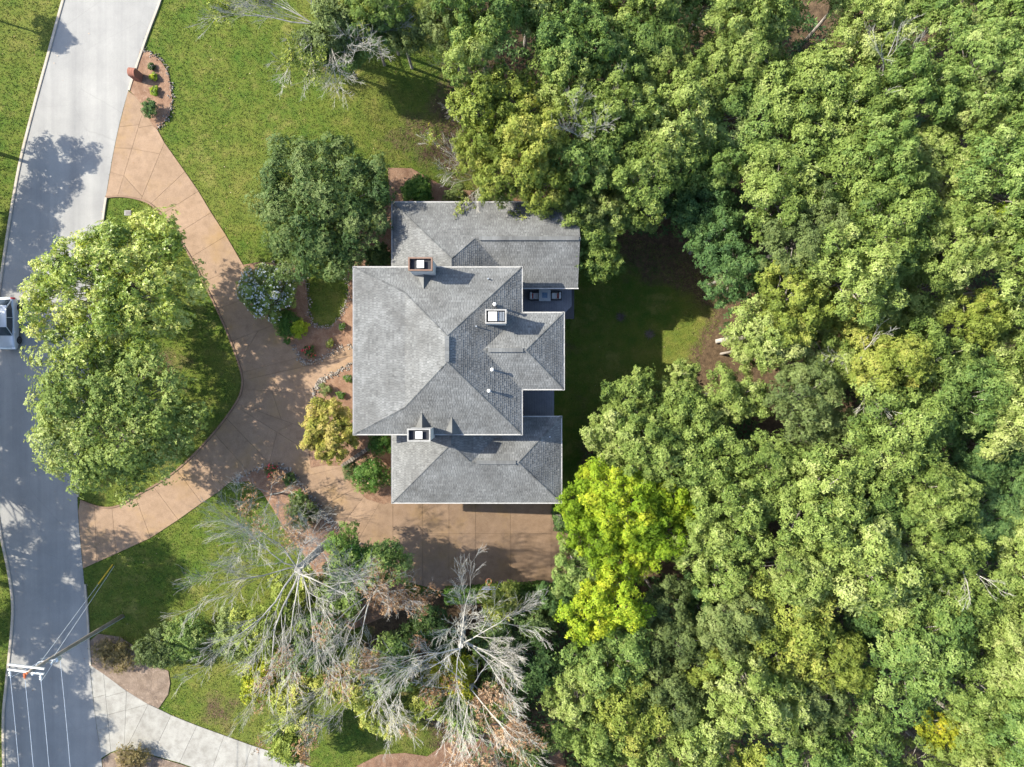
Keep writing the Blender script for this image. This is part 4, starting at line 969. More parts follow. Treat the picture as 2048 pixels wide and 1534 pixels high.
for i, (px, py, r_, tn, lb) in enumerate([(685, 653, 6.5, 'shrub', 'small round ball shrub at the tip of the teardrop lawn'), (661, 686, 6.5, 'olive', 'small round ball shrub just above the front path'), (696, 756, 7, 'shrub', 'small round ball shrub under the eave below the front path'),
        (682, 790, 7.5, 'shrub', 'small ball shrub touching the golden tree'), (302, 133, 6, 'evergreen', 'tiny dark shrub topmost in the roadside bed'), (308, 153, 8, 'lime', 'yellow-green shrub at the tip of the brick mailbox shadow'),
        (308, 180, 9, 'lime', 'yellow-green shrub third from top in the roadside bed')]):
    leafy('ball_shrub', lb, 'shrub', px, py, r_, .32, .34, tn, 60+i, nb=9, per=50, size=.085, br=.13, group='small bed shrubs', part='foliage', irregular=.05)
leafy('rose_bush', 'low rose bush with red blooms above the front path', 'shrub', 617, 701, 13, .5, .4, 'evergreen', 71, nb=10, per=40, size=.10, br=.2, extra=[('blooms', 'redbloom', 26, .10, .03)], part='foliage')
leafy('rose_bush', 'rose bush with crimson blooms at the head of the lower bed', 'shrub', 542, 940, 12, .5, .4, 'evergreen', 72, nb=10, per=40, size=.10, br=.2, extra=[('blooms', 'redbloom', 30, .10, .03)], part='foliage')
leafy('rose_bush', 'pale pink rose bush in the bed beside the path stones', 'shrub', 651, 779, 11, .5, .45, 'greygreen', 73, nb=9, per=40, size=.10, br=.2, extra=[('blooms', 'tanleaf', 20, .08, .03)], part='foliage')
leafy('bluish_shrub', 'loose bluish green shrub lowest in the roadside bed', 'shrub', 297, 216, 15, .8, .6, 'bluegreen', 74, nb=14, per=34, size=.13, br=.24, part='foliage', group='small bed shrubs')
leafy('bed_shrub', 'bright leafy shrub in the bed above the north wing', 'shrub', 836, 378, 27, 1.2, .9, 'shrub', 75, nb=18, per=70, size=.2, br=.42, part='foliage', group=SH)
leafy('bed_shrub', 'grey-green shrub along the north eave', 'shrub', 912, 390, 22, .9, .7, 'greygreen', 76, nb=14, per=80, size=.13, br=.4, ratio=.7, part='foliage', group=SH)
leafy('bed_shrub', 'second grey-green shrub along the north eave, nearer the wood', 'shrub', 968, 392, 18, .9, .7, 'greygreen', 77, nb=12, per=70, size=.13, br=.36, ratio=.7, part='foliage', group=SH)
leafy('bed_shrub', 'dark shrub between evergreen tree and north wing wall', 'shrub', 757, 515, 24, 1.6, 1.0, 'evergreen', 78, nb=16, per=80, size=.16, br=.42, part='foliage', group=SH)
leafy('bed_shrub', 'pale twiggy shrub in the lower bed', 'shrub', 604, 1025, 27, 1.4, 1.3, 'greygreen', 79, nb=20, per=70, size=.13, br=.42, part='foliage', ratio=1.2, group=SH)
leafy('bed_shrub', 'bright shrub above the pale twiggy shrub in the lower bed', 'shrub', 597, 997, 15, .9, .7, 'shrub', 80, nb=10, per=60, size=.13, br=.3, part='foliage', group=SH)
leafy('bed_shrub', 'dark shrub near the roses in the lower bed', 'shrub', 580, 956, 13, .7, .6, 'evergreen', 81, nb=9, per=50, size=.11, br=.25, part='foliage', group=SH)
leafy('corner_shrub', 'leafy sprig rising beside the deck corner', 'shrub', 1119, 620, 13, 3.0, 1.6, 'shrub', 82, nb=9, per=22, size=.2, br=.3, part='foliage')
leafy('roadside_shrub', 'dense pale green shrub behind the utility pole base', 'shrub', 318, 1296, 46, 1.8, 1.5, 'greygreen', 83, nb=34, per=90, size=.15, br=.6, part='foliage', irregular=.3)
leafy('roadside_shrub', 'green shrub merging into the bare tree by the utility pole', 'shrub', 372, 1280, 44, 1.8, 1.5, 'mid', 84, nb=30, per=80, size=.16, br=.6, part='foliage', irregular=.3)
leafy('brown_shrub', 'brown fading shrub in the grey mulch bed', 'shrub', 238, 1312, 30, .8, .7, 'brownshrub', 85, nb=20, per=60, size=.12, br=.45, part='foliage', group='brown shrubs by the concrete drive')
leafy('brown_shrub', 'dark brown shrub left in the grey mulch bed', 'shrub', 212, 1300, 22, .6, .5, 'brownshrub', 86, nb=14, per=50, size=.11, br=.4, part='foliage', group='brown shrubs by the concrete drive')
leafy('brown_shrub', 'brown shrub below the mouth of the concrete drive', 'shrub', 262, 1520, 34, .9, .8, 'brownshrub', 87, nb=22, per=60, size=.12, br=.5, part='foliage', group='brown shrubs by the concrete drive')
leafy('ivy_patch', 'green ground ivy at the garage drive corner', 'groundcover', 1122, 1035, 17, .2, .25, 'bluegreen', 88, nb=22, per=40, size=.12, br=.3, part='foliage', ratio=1.5)
UG = 'small trees among the bare trees'
for i, (px, py, r_, zc, tn, lb) in enumerate([
    (698, 1112, 44, 4.2, 'shrub', 'yellow-green leafy tree at the driveway edge beside the bare trunk'), (762, 1128, 44, 4.6, 'mid', 'dark green leafy tree jutting onto the garage drive'), (690, 1185, 54, 3.5, 'mid', 'green sapling below the yellow-green driveway tree'),
    (545, 1265, 66, 5.4, 'olive', 'yellow-green sapling under the big silver bare tree'), (628, 1300, 62, 5.4, 'mid', 'green sapling in the middle of the bare trees'), (478, 1275, 54, 4.0, 'greygreen', 'pale sapling under the left sprays of the bare tree'), (590, 1180, 44, 3.0, 'olive', 'thin yellow-green sapling behind the bare trunk'),
    (520, 1360, 44, 3.4, 'yellow_leaf', 'yellowing sapling left of the lower lawn'), (590, 1400, 50, 3.8, 'olive', 'yellow-green tree at the lower lawn edge'), (578, 1478, 42, 3.8, 'olive', 'yellow-green tree leaning over the concrete drive'),
    (775, 1335, 60, 5.6, 'mid', 'green sapling between the rusty and bleached trees'), (760, 1425, 46, 3.0, 'olive', 'yellow-green sapling by the lower lawn'), (855, 1270, 56, 3.2, 'evergreen', 'dark sapling above the bleached tree'), (905, 1340, 50, 3.6, 'yellow_leaf', 'yellow leaved sapling at the heart of the bleached tree'),
    (985, 1285, 58, 3.8, 'evergreen', 'dark green sapling right of the bleached boughs'), (668, 40, 52, 7.0, 'greygreen', 'thin leafy tree among the grey branches at the top edge'), (632, 85, 34, 5.0, 'greygreen', 'sparse pale sapling below the grey branches at the top'), (690, 110, 34, 4.0, 'mid', 'small leafy sapling at the foot of the half bare tree'),
    (1000, 1215, 44, 3.6, 'olive', 'olive sapling behind the basketball hoop'), (1060, 1245, 52, 3.8, 'evergreen', 'dark evergreen sapling right of the hoop'), (1070, 1330, 58, 4.0, 'bluegreen', 'deep green sapling beside the wood edge'),
    (1000, 1400, 56, 3.4, 'mid', 'green sapling under the lower bleached boughs'), (930, 1425, 46, 3.0, 'mid', 'green sapling below the bleached tree centre'), (1060, 1510, 56, 3.4, 'evergreen', 'dark evergreen at the bottom beside the brown roof'), (860, 1390, 44, 3.2, 'olive', 'olive sapling left under the bleached tree'), (690, 1360, 56, 5.0, 'olive', 'olive sapling below the rusty leaves')]):
    leafy('sapling', lb, 'tree', px, py, r_, zc, 2.6, tn, 300+i, nb=26, per=56, size=.24, br=.62, group=UG, irregular=.4)

# clipped hedge along the south side of the garage drive
hp = [G(892, 1186), G(940, 1184), G(990, 1181), G(1040, 1178), G(1088, 1174)]
hd_ = thing('hedge', 'low clipped green hedge along the lower edge of the garage drive', 'hedge', hp[2])
Ph, Nh = [], []
for i in range(2600):
    t = rng.random()*(len(hp)-1); a = int(t); c = hp[a].lerp(hp[a+1], t-a); w = rng.uniform(-.62, .62); top = rng.random() < .6
    Ph.append(((c.x-hp[2].x), c.y-hp[2].y+(w if top else math.copysign(.62, w)), c.z-hp[2].z+(1.15 if top else rng.uniform(.1, 1.1))+rng.normal(0, .05))); Nh.append((rng.normal(0, .3), 0 if top else math.copysign(1, w), 1 if top else .2))
v, q, tt = rosettes(np.array(Ph), np.array(Nh), rng.uniform(.1, .18, len(Ph)), np.clip(rng.normal(.5, .2, len(Ph)), 0, 1), 5)
mesh_obj('foliage', v, q, 'shrub', hd_, tt)
mb = MB()
for i in range(18):
    t = i/18*(len(hp)-1); a = int(t); c = hp[a].lerp(hp[a+1], t-a); mb.tube([(c.x-hp[2].x, c.y-hp[2].y, c.z-hp[2].z-.1), (c.x-hp[2].x+rnd.uniform(-.1, .1), c.y-hp[2].y, c.z-hp[2].z+.9)], .03, 5)
mb.obj('stem', 'barkdark', hd_)

# ------------------------------------------------------------------ bare trees
def bare_tree(name, label, base, height, spread, seed, mat, lean=(0, 0), nmain=6, leaves=None, thick=.26, up=.55, minr=.016, fork=.3, group='bare trees', dens=1.0, dirs=None):
    r = random.Random(seed); t = thing(name, label, 'tree', base, 0, group)
    tk, bl, tw = MB(), MB(), MB(); tips = []
    def grow(p, d, L_, rad, lev):
        n = 5 if lev < 2 else 4; pts = [p]; rads = [rad]; q = p; dd = d
        for i in range(n):
            k_ = .11 if lev < 2 else .075
            dd = (dd+V3((r.gauss(0, k_*1.25), r.gauss(0, k_*1.25), r.gauss(.03, .09)))).normalized()
            q = q+dd*(L_/n); pts.append(q); rads.append(max(minr*.32, rad*(1-(i+1)/n*.72)))
        (bl if lev < 2 else tw).tube(pts, rads, 6 if lev < 2 else 3, r.random(), cap=False)
        if lev >= 4 or L_ < .45: tips.append(q); return
        k = {0: 8, 1: 6, 2: 5, 3: 4}[lev]; k = max(2, int(k*dens+r.random()))
        for j in range(k):
            s = .22+.78*(j+r.random()*.8)/k; s = min(s, 1.0); f = s*n; a = min(int(f), n-1); pp = pts[a].lerp(pts[a+1], f-a)
            ax_ = (pts[a+1]-pts[a]).normalized(); side = ax_.cross(V3((r.gauss(0, 1), r.gauss(0, 1), r.gauss(0, 1)))).normalized()
            nd = (ax_*r.uniform(.9, 1.25)+side*r.uniform(.30, .62)+V3((0, 0, .06))).normalized()
            grow(pp, nd, L_*r.uniform(.42, .72)*(1.05-.30*s), max(minr*.5, rads[a]*r.uniform(.36, .52)), lev+1)
    zf = height*fork; top = V3((lean[0]*.5, lean[1]*.5, zf))
    tk.tube([(0, 0, -.5), (0, 0, .2), (lean[0]*.2, lean[1]*.2, zf*.5), tuple(top)], [thick*1.5, thick*1.1, thick, thick*.85], 9)
    for j in range(nmain):
        if dirs: a_ = dirs[j % len(dirs)]+r.gauss(0, .12)
        else: a_ = 2*math.pi*j/nmain+r.uniform(-.35, .35)
        u_ = up*r.uniform(.6, 1.7); d = V3((math.cos(a_)+lean[0]*.12, math.sin(a_)+lean[1]*.12, u_)).normalized()
        grow(top+V3((0, 0, r.uniform(-.25, .12)*zf)), d, spread*r.uniform(.85, 1.2)*(1+.3*u_), thick*r.uniform(.18, .29), 0)
    tk.obj('trunk', mat, t); bl.obj('branches', mat, t); stuff(tw.obj('twigs', mat, t))
    if leaves:
        for tn, cnt, sz in leaves:
            cnt = min(cnt, len(tips)); g = np.random.default_rng(seed+9); ctr = np.array([tips[g.integers(len(tips))] for _ in range(7)])
            A = np.array(tips); dist = np.min(np.linalg.norm(A[:, None]-ctr[None], axis=2), axis=1); idx = np.argsort(dist)[:cnt]
            P = np.repeat(A[idx], 2, 0)+g.normal(0, .16, (len(idx)*2, 3))
            v, q, tt = rosettes(P, g.normal(0, .5, (len(P), 3))+np.array([0, 0, .6]), sz*g.uniform(.6, 1.3, len(P)), g.random(len(P)), 4, r=g)
            mesh_obj('dead_leaves' if tn in ('rust', 'tanleaf') else 'leaves', v, q, tn, t, tt)
    return t
bare_tree('bare_tree', 'big silver-grey bare tree sprawling over the lower lawn', G(652, 1088), 14.5, 5.6, 401, 'deadwood', (-1.2, -1.2), 10, [('rust', 420, .12)], .30, .75, .016, .40, dens=.85)
bare_tree('bare_tree', 'grey bare tree with rust-brown leaves right of the silver one', G(770, 1150), 12.0, 4.0, 402, 'deadwood', (-.4, -.6), 8, [('rust', 700, .14)], .2, .8, .014, .36, dens=.75)
bare_tree('bare_tree', 'thin grey bare tree with rusty leaves near the lower lawn', G(745, 1300), 10.0, 3.5, 403, 'deadwood', (-.4, -.3), 7, [('rust', 420, .14)], .17, .75, .014, .4, dens=.8)
bare_tree('bare_tree', 'bleached white bare tree at bottom centre', G(930, 1235), 11.5, 4.6, 404, 'whitewood', (.1, -.5), 8, None, .26, .5, .017, .5, dens=.85)
bare_tree('bare_tree', 'second bleached bare tree below with boughs reaching right', G(945, 1330), 9.5, 4.3, 405, 'whitewood', (.3, -.3), 6, [('rust', 350, .14)], .2, .45, .016, .45, dens=.72)
bare_tree('bare_tree', 'low bare tree with pale orange leaves at the bottom edge', G(975, 1430), 6.5, 3.0, 406, 'deadwood', (0, 0), 7, [('tanleaf', 1500, .17)], .13, .7, .013, .3, dens=.8)
bare_tree('bare_tree', 'half bare tree with grey branches at the top edge of the lawn', G(705, 128), 12.0, 4.6, 407, 'deadwood', (-1.6, .6), 9, [('olive', 1100, .2)], .24, .38, .016, .42, dens=.85)
bare_tree('bare_tree', 'dead branching snag on the left fringe of the wood', G(955, 235), 9.0, 3.0, 408, 'deadwood', (-.4, 0), 5, None, .15, .6, .015, .5, dens=.75)
bare_tree('bare_tree', 'dead snag poking from the wood right of the north wing', G(1160, 345), 14.0, 3.0, 409, 'deadwood', (0, 0), 5, None, .15, .6, .016, .66, dens=.7)
bare_tree('bare_tree', 'bare twigs overhanging the north eave', G(975, 385), 8.0, 3.0, 410, 'whitewood', (0, -.3), 6, [('olive', 160, .2)], .13, .6, .014, .5, dens=.7)
bare_tree('bare_tree', 'white dead tree showing through the wood at lower right', G(1790, 1085), 13.5, 2.4, 411, 'whitewood', (.3, 0), 4, None, .2, 1.0, .02, .64, dens=.45)
bare_tree('bare_tree', 'slender dead tree showing through the wood level with the house', G(1615, 730), 14.5, 3.0, 412, 'whitewood', (0, 0), 4, None, .18, .8, .02, .66, dens=.5)
bare_tree('bare_tree', 'dead snag at the upper right of the wood', G(1640, 250), 14.5, 3.0, 413, 'deadwood', (0, 0), 4, None, .18, .8, .02, .66, dens=.5)
bare_tree('bare_tree', 'thin bare shrub in front of the pale twiggy shrub', G(600, 1030), 4.2, 2.0, 414, 'deadwood', (0, 0), 7, None, .06, .8, .012, .2, dens=.7)
bare_tree('bare_tree', 'reddish bare sapling at the head of the lower bed', G(560, 985), 5.5, 2.2, 415, 'deadwood', (-.3, .2), 6, [('rust', 260, .1)], .09, .8, .012, .3, dens=.7)

# ------------------------------------------------------------------ street trees left of the road (mostly outside the frame, they shade the street)
SG = 'trees across the road'
def street(label, bx, by, zc, R, tn, seed, tplk):
    g = G(bx, by); me, tr = (FINE if tplk > 8 else TPL)[tplk % 9 if tplk <= 8 else tplk-9]
    s = R/4.5; t = thing('street_tree', label, 'tree', g, seed*1.3, SG, (s, s, zc/10.2)); share('trunk', tr, 'barkdark', t); share('crown', me, tn, t)
for i, (bx, by, zc, R) in enumerate([(-25, 35, 4.8, 1.5), (-25, 300, 5.2, 3.1), (-80, 405, 5.2, 2.6), (-190, 480, 7, 3), (-185, 640, 10, 4.4), (-200, 740, 10, 4.8), (-165, 830, 9.5, 4.6), (-200, 925, 10, 4.4), (-175, 1085, 10, 4.0), (-45, 1085, 11, 4.2), (-60, 1150, 10.5, 3.8), (-180, 1190, 10, 4.0), (-190, 1350, 10, 4.2), (-110, 1420, 9, 3.0), (-185, 1500, 10, 4.0), (-60, 1600, 9.5, 4)]):
    street('leafy tree across the road, %s along the left verge from the top' % (['first', 'second', 'third', 'fourth', 'fifth', 'sixth', 'seventh', 'eighth', 'ninth', 'tenth', 'eleventh', 'twelfth', 'thirteenth', 'fourteenth', 'fifteenth', 'sixteenth', 'seventeenth', 'eighteenth', 'nineteenth', 'twentieth'][i]), bx, by, zc, R, 'mid', i, i % 12)

# ================================================================== STREET THINGS
# utility pole
pb = G(245, 1232); ZP = 11.0
pole = thing('utility_pole', 'tall wooden utility pole with double crossarms leaning toward the road corner', 'utility pole', pb)
MB().tube([(0, 0, -.5), (0, 0, 3), (0, 0, 7), (0, 0, ZP)], [.17, .16, .14, .115], 12).obj('pole', 'polewood', pole, True)
aw = W(83, 1362, ZP-.3)-W(12, 1353, ZP-.3); aw.normalize(); an = V3((-aw.y, aw.x, 0))
ang = math.atan2(aw.y, aw.x)
ac = W(47, 1357, ZP-.3)-pb; ac.z = ZP-.3
for s in (-.17, .17):
    c = V3((0, 0, ZP-.3))+an*s+aw*(ac.dot(aw)*.8); MB().box(tuple(c), (2.45, .11, .13), ang).obj('crossarm', 'white', pole)
cxm = aw*(ac.dot(aw)*.8)
def insul(name, p, mat):
    d = V3((0.03, -1, -.05)).normalized(); m = MB()
    for i in range(3):
        q = p+d*(.12+i*.11); m.tube([q-d*.045, q, q+d*.045], [.05, .11, .05], 10)
    m.tube([p, p+d*.5], .025, 6); return m.obj(name, mat, pole), p+d*.5
ends = []
for off, mt in ((-1.1, 'porcelain'), (-.1, 'orange'), (1.0, 'porcelain')):
    p = V3((0, 0, ZP-.32))+cxm+aw*off-an*.24; o, e = insul('insulator', p, mt); ends.append(e)
p = V3((0, 0, ZP-.36))+cxm+aw*.45-an*.3; MB().lathe(tuple(p), [(.05, -.25), (.1, -.2), (.1, .05), (.05, .1)], 10).obj('arrester', 'porcelain', pole)
m = MB(); m.tube([(.02, 0, ZP-.05), (.02, 0, ZP+.22)], .03, 6); m.lathe((.02, 0, ZP+.2), [(.06, 0), (.1, .05), (.06, .12)], 10); m.obj('pin_insulator', 'orange', pole)
# lower bracket with cut-outs
m = MB(); m.box((0, 0, 9.2), (1.2, .08, .09), ang+.25); m.tube([(0, 0, 8.5), (.5, -.12, 9.15)], .025, 5); m.tube([(0, 0, 8.5), (-.5, .12, 9.15)], .025, 5); m.obj('bracket', 'galv', pole)
for s in (-.55, .5):
    c = V3((math.cos(ang+.25)*s, math.sin(ang+.25)*s, 9.3)); MB().tube([c, c+V3((.05, -.12, .34))], [.06, .05], 8).obj('fuse_cutout', 'porcelain', pole)
MB().lathe((.28, -.16, 8.3), [(.1, 0), (.16, .04), (.16, .42), (.1, .48)], 12).obj('equipment_can', 'galv', pole)
m = MB(); m.tube([(.15, -.08, 0), (.13, -.07, 6), (.11, -.06, 9.5)], .035, 6); m.tube([(-.05, -.15, 0), (-.05, -.13, 7)], .02, 5); m.obj('conduit', 'galv', pole)
# guy wires with yellow guards
ga = G(225.5, 1129)-pb
for k, (zt, off) in enumerate(((9.9, V3((-.08, .1, 0))), (8.6, V3((.06, .1, 0)))) ):
    a = off+V3((0, 0, zt)); b = V3((ga.x+k*.12, ga.y-.1*k, ga.z-.05)); MB().tube([a, b], .016, 5).obj('guy_wire', 'wire', pole)
b = V3((ga.x, ga.y, ga.z)); a = V3((-.08, .1, 9.9)); d = (a-b).normalized(); MB().tube([b, b+d*2.5], .045, 6).obj('guy_guard', 'yellow', pole)
# service wires to the next pole (beyond the frame)
far = V3((1.9, -42, 0))
def wire(a, b, sag, nm='wire'):
    pts = [a.lerp(b, i/14)-V3((0, 0, sag*4*(i/14)*(1-i/14))) for i in range(15)]; return MB().tube(pts, .015, 5).obj(nm, 'wire', pole)
for e in ends: wire(e, e+far, .8)
wire(V3((.35, -.2, 8.4)), V3((.35, -.2, 8.4))+far, .9)
wire(V3((0, 0, 9.6))+aw*.6, ends[2], .05, 'jumper'); wire(V3((-.4, 0, 9.4)), ends[0], .1, 'jumper')
pole2 = thing('utility_pole', 'next utility pole down the street below the photo', 'utility pole', pb+far+V3((0, -.6, 0)))
for c in [c for c in pole.children if c.name.split('.')[0] in ('pole', 'crossarm', 'insulator')]:
    k = c.copy(); COL.objects.link(k); k.parent = pole2

# brick mailbox slab with rounded top
mb_p = G(279, 156); mbx = thing('brick_mailbox', 'round-topped red brick mailbox pillar at the road edge', 'mailbox', mb_p, math.radians(-8))
prof = []
wd, hh = .66, 1.35
for i in range(13):
    a = math.pi*i/12; prof.append((wd/2*math.cos(a), hh-wd/2+wd/2*math.sin(a)))
def arch(th, ins, z0):
    pr = [(wd/2-ins, z0)]+[(x*(1-2*ins/wd), z-ins if z > hh-wd/2 else z) for x, z in prof]+[(-wd/2+ins, z0)]
    n_ = len(pr); v = [(-th/2, y, z) for y, z in pr]+[(th/2, y, z) for y, z in pr]
    f = [tuple(range(n_)), tuple(reversed(range(n_, 2*n_)))]+[(i, i+n_, (i+1) % n_+n_, (i+1) % n_) for i in range(n_)]
    return v, f
v, f = arch(.56, .02, -.1); mesh_obj('core', v, f, 'mortar', mbx, [.5]*len(v))
bk = MB().box((0, 0, 0), (.09, .2, .065)).obj('brick', 'brick', mbx); bme = bk.data; bpy.data.objects.remove(bk)
def brick(loc, rot, sc=(1, 1, 1)):
    o = bpy.data.objects.new('brick', bme); link(o, mbx); o.location = loc; o.rotation_euler = rot; o.scale = sc
for sx in (-1, 1):
    for r_ in range(18):
        z = .02+r_*.075; w_ = wd/2 if z < hh-wd/2 else math.sqrt(max(.001, (wd/2)**2-(z-(hh-wd/2))**2))
        y = -w_+.1-(.1 if r_ % 2 else 0)
        while y < w_:
            a, b = max(y-.1, -w_+.01), min(y+.1, w_-.01)
            if b-a > .05: brick((sx*.245, (a+b)/2, z), (0, 0, 0), (1, (b-a-.012)/.2, 1))
            y += .2
for i in range(14):
    a = math.pi*(i+.5)/14
    for k in range(3): brick(((k-1)*.185, math.cos(a)*(wd/2-.005), hh-wd/2+math.sin(a)*(wd/2-.005)), (a-math.pi/2, 0, 0), (1.95, .36, .9))
for s in (-1, 1):
    for r_ in range(13):
        for k in range(3): brick(((k-1)*.185, s*(wd/2-.02), .02+r_*.075), (0, 0, 0), (1.95, .28, 1))
MB().box((-.285, 0, .98), (.02, .3, .3)).obj('mailbox_door', 'blackpl', mbx)

# water meter cover
mp = G(256, 426); t = thing('meter_cover', 'rectangular grey meter cover set in the island lawn', 'utility cover', mp)
MB().box((0, 0, .02), (.56, .42, .08)).obj('frame', 'concrete', t); MB().box((.02, 0, .065), (.4, .28, .03)).obj('lid', 'iron', t)

# basketball hoop
bp_ = G(986, 1190); hoop = thing('basketball_hoop', 'basketball hoop standing over the edge of the garage drive', 'basketball hoop', bp_)
hz = W(977.5, 1163, bp_.z+3.05)-bp_
MB().tube([(0, 0, -.3), (0, 0, 2.7), (hz.x*.5, hz.y*.4, 3.3)], .06, 8).obj('pole', 'blackpl', hoop)
MB().box((hz.x, hz.y-.42, 3.45), (1.12, .04, .76)).obj('backboard', 'porcelain', hoop)
MB().torus((hz.x, hz.y, 3.05), .225, .02, 22, 6).obj('rim', 'hooporange', hoop); MB().box((hz.x, hz.y-.31, 3.04), (.14, .2, .05)).obj('rim_bracket', 'hooporange', hoop)
m = MB()
for i in range(12):
    a = 2*math.pi*i/12
    for s in (1, -1): m.tube([(hz.x+.22*math.cos(a), hz.y+.22*math.sin(a), 3.04), (hz.x+.17*math.cos(a+s*.3), hz.y+.17*math.sin(a+s*.3), 2.82), (hz.x+.12*math.cos(a+s*.6), hz.y+.12*math.sin(a+s*.6), 2.6)], .011, 4, cap=False)
m.torus((hz.x, hz.y, 2.6), .12, .012, 14, 4); m.obj('net', 'net', hoop)

# log on the back lawn and two dark thatch clumps
lp = G(1441, 681); t = thing('log', 'short grey log lying at the sunlit wood edge', 'log', lp, .1)
MB().tube([(-.5, -.05, .2), (0, 0, .22), (.7, .1, .24), (1.3, .12, .2)], [.2, .22, .21, .19], 10).obj('stem', 'logwood', t); MB().tube([(.2, .05, .3), (.35, .35, .55)], [.07, .04], 7).obj('branch_stub', 'logwood', t)
for k, (px, py, lb) in enumerate(((1241, 634, 'dark brushy clump on the back lawn, nearer the house'), (1298, 668, 'dark brushy clump on the back lawn, nearer the sunlit patch'))):
    c = G(px, py); t = thing('brush_clump', lb, 'clump', c, 0, 'brush clumps on the back lawn'); m = MB(); r = random.Random(900+k)
    for i in range(90):
        a = r.uniform(0, 6.28); l = r.uniform(.2, .6); m.tube([(r.gauss(0, .14), r.gauss(0, .14), 0), (math.cos(a)*l*.6, math.sin(a)*l*.6, r.uniform(.1, .3)), (math.cos(a)*l, math.sin(a)*l, r.uniform(.03, .2))], [.02, .015, .008], 4, cap=False)
    m.obj('twigs', 'barkdark', t)
# stepping stones and low stone wall by the clipped shrubs
wl = thing('stone_wall', 'low grey stone border between golden tree and clipped shrubs', 'wall', G(706, 918), 0); wc = G(706, 918)
a, b = G(684, 932)-wc, G(738, 896)-wc; k = 12
for i in range(k):
    c = a.lerp(b, (i+.5)/k); MB().box((c.x, c.y, c.z+.12), ((b-a).length/k-.02, .34+rnd.uniform(-.04, .04), .3+rnd.uniform(-.03, .03)), math.atan2((b-a).y, (b-a).x)+rnd.uniform(-.06, .06), rnd.uniform(.1, .45), .93).obj('stone', 'stone', wl)

# neighbour's small brown roof at the bottom edge
nb = thing('shed', 'corner of a brown roofed shed at the bottom edge below the bare trees', 'shed', G(1150, 1575))
gz_ = 0
MB().box((0, 0, 1.2), (4.2, 3.0, 2.4)).obj('wall', 'siding', nb)
rf = MB(); sh = MB()
A_, B_, C_, D_ = V3((-2.5, -1.9, 2.4)), V3((2.5, -1.9, 2.4)), V3((2.5, 1.9, 2.4)), V3((-2.5, 1.9, 2.4)); R1, R2 = V3((-2.5, 0, 3.3)), V3((2.5, 0, 3.3))
shingle_plane(sh, rf, [A_, B_, R2, R1]); shingle_plane(sh, rf, [C_, D_, R1, R2]); ro = rf.obj('roof', 'felt', nb); stuff(sh.obj('shingles', 'roofbrown', ro))

# silver car at the left frame edge
cx, cy = -41.75, 4.95
car = thing('parked_car', 'silver hatchback parked at the left edge of the road', 'car', (cx, cy, .03))
HWD, LEN = .90, 4.32
def loft(name, stations, mat, parent, n=None, smooth=True, close=True):
    v = []; f = []; k = len(stations[0][1])
    for y, pr in stations: v += [(x, y, z) for x, z in pr]
    for i in range(len(stations)-1):
        for j in range(k-1 if not close else k):
            j2 = (j+1) % k; f.append((i*k+j, i*k+k+j, i*k+k+j2, i*k+j2))
    f.append(tuple(range(k))); f.append(tuple(reversed(range((len(stations)-1)*k, len(stations)*k))))
    o = mesh_obj(name, v, f, mat, parent, smooth=smooth)
    if smooth:
        m_ = o.modifiers.new('sub', 'SUBSURF'); m_.levels = 2; m_.render_levels = 2
    return o
def section(w, zb, zbelt, ztop, wt):
    h = [(0, zb), (w*.8, zb), (w*.96, zb+.08), (w, (zb+zbelt)/2), (w*.97, zbelt-.05), (wt, ztop-.03), (wt*.6, ztop), (0, ztop+.01)]
    return h+[(-x, z) for x, z in h[-2:0:-1]]
ST = []
for y, w, zb, zl, zt, wt in ((-2.16, .60, .34, .55, .60, .55), (-2.10, .76, .26, .62, .70, .68), (-1.85, .86, .22, .74, .82, .78), (-1.4, .89, .22, .82, .90, .80), (-.95, .90, .22, .88, .97, .80), (-.3, .90, .22, .92, 1.0, .80), (.6, .90, .22, .94, 1.02, .80), (1.4, .89, .22, .96, 1.04, .78), (1.9, .86, .26, .96, 1.04, .76), (2.1, .78, .32, .92, 1.0, .7), (2.16, .7, .4, .85, .92, .62)):
    ST.append((y, section(w, zb, zl, zt, wt)))
loft('body', ST, 'carpaint', car)
def cab(w0, z0, w1, z1): return [(-w0, z0), (w0, z0), (w1, z1), (w1*.5, z1+.03), (-w1*.5, z1+.03), (-w1, z1)]
def strip_cab(name, sts, mat): return loft(name, [(y, cab(*q)) for y, q in sts], mat, car, smooth=False)
strip_cab('cabin_glass', [(-1.02, (.74, .90, .70, .96)), (-.32, (.79, .92, .60, 1.42)), (.4, (.80, .92, .62, 1.47)), (1.2, (.78, .92, .60, 1.44)), (1.95, (.70, .92, .60, 1.02))], 'glass')
v = []; f = []
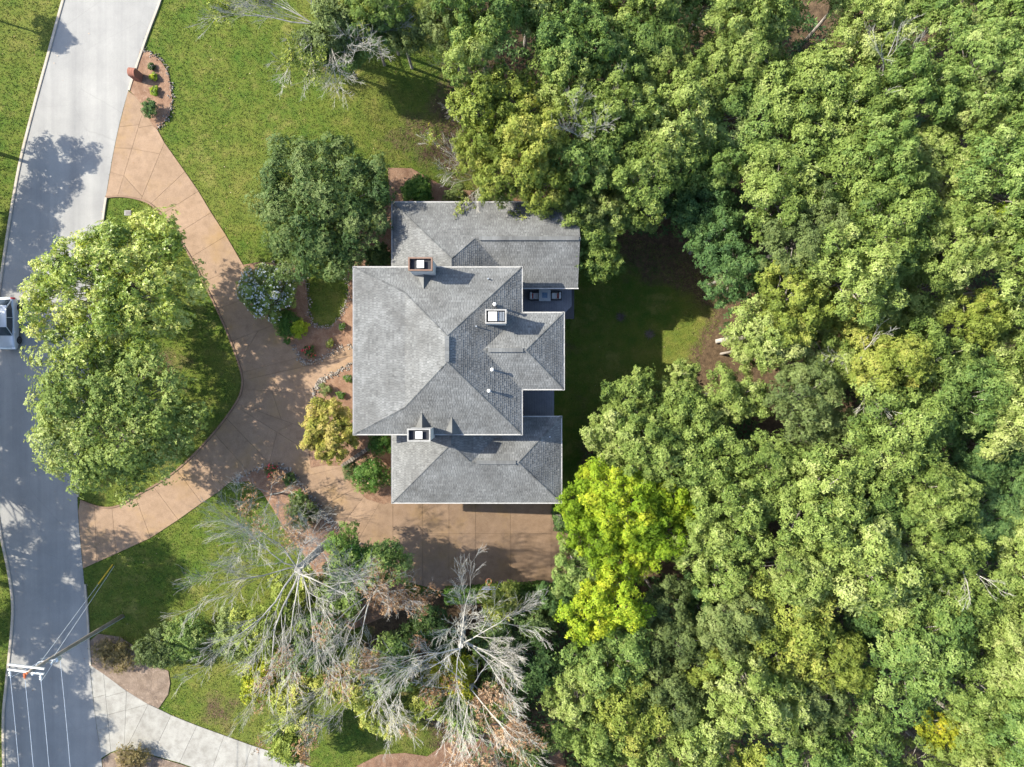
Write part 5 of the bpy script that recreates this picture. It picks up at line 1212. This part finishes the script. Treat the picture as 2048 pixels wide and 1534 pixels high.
for y, w, z in ((-.36, .60, 1.435), (-.1, .62, 1.475), (.4, .635, 1.505), (1.0, .62, 1.495), (1.42, .60, 1.44)):
    v += [(-w, y, z-.02), (-w*.5, y, z+.015), (w*.5, y, z+.015), (w, y, z-.02)]
for i in range(4):
    for j in range(3): f.append((i*4+j, i*4+j+1, i*4+5+j, i*4+4+j))
mesh_obj('roof', v, f, 'carpaint', car, smooth=True)
for s in (-1, 1):
    m = MB()
    m.tube([(s*.76, -1.0, .95), (s*.61, -.34, 1.43)], .035, 5); m.tube([(s*.62, -.34, 1.44), (s*.635, .4, 1.49), (s*.61, 1.2, 1.46)], .03, 5); m.tube([(s*.61, 1.2, 1.46), (s*.70, 1.85, 1.02)], .05, 5); m.tube([(s*.80, .45, .96), (s*.63, .42, 1.48)], .03, 5)
    m.obj('pillar', 'carpaint', car)
    mr = MB().box((s*.97, -.72, .98), (.2, .1, .13), 0, .5, .85).obj('mirror', 'carpaint', car)
    for y in (-1.35, 1.32):
        wh = MB(); ty = MB()
        def ring(mb, prof): 
            n_ = 20; vv = []; ff = []
            for x, r in prof:
                for j in range(n_): a = 2*math.pi*j/n_; vv.append((s*x, y+r*math.cos(a), .32+r*math.sin(a)))
            for i in range(len(prof)-1):
                for j in range(n_): ff.append((i*n_+j, i*n_+(j+1) % n_, i*n_+n_+(j+1) % n_, i*n_+n_+j))
            ff.append(tuple(range(n_))); ff.append(tuple(range((len(prof)-1)*n_, len(prof)*n_))); mb.add(vv, ff)
        ring(ty, [(.66, .30), (.68, .325), (.86, .325), (.885, .30), (.885, .20)])
        w_ = ty.obj('wheel', 'tyre', car); ring(wh, [(.872, .205), (.892, .195), (.875, .06), (.893, .05)]); wh.obj('rim', 'rim', w_)
        ac_ = MB(); ring(ac_, [(.895, .375), (.9, .36)])
    MB().box((s*.72, 2.06, .88), (.24, .16, .26), 0, .5, .8).obj('tail_lamp', 'tail', car)
    MB().box((s*.66, -2.03, .66), (.30, .2, .12), 0, .5, .8).obj('headlight', 'porcelain', car)
MB().box((0, -2.14, .45), (1.0, .06, .16)).obj('grille', 'blackpl', car); MB().box((0, 2.14, .52), (.5, .05, .13)).obj('number_plate', 'white', car)
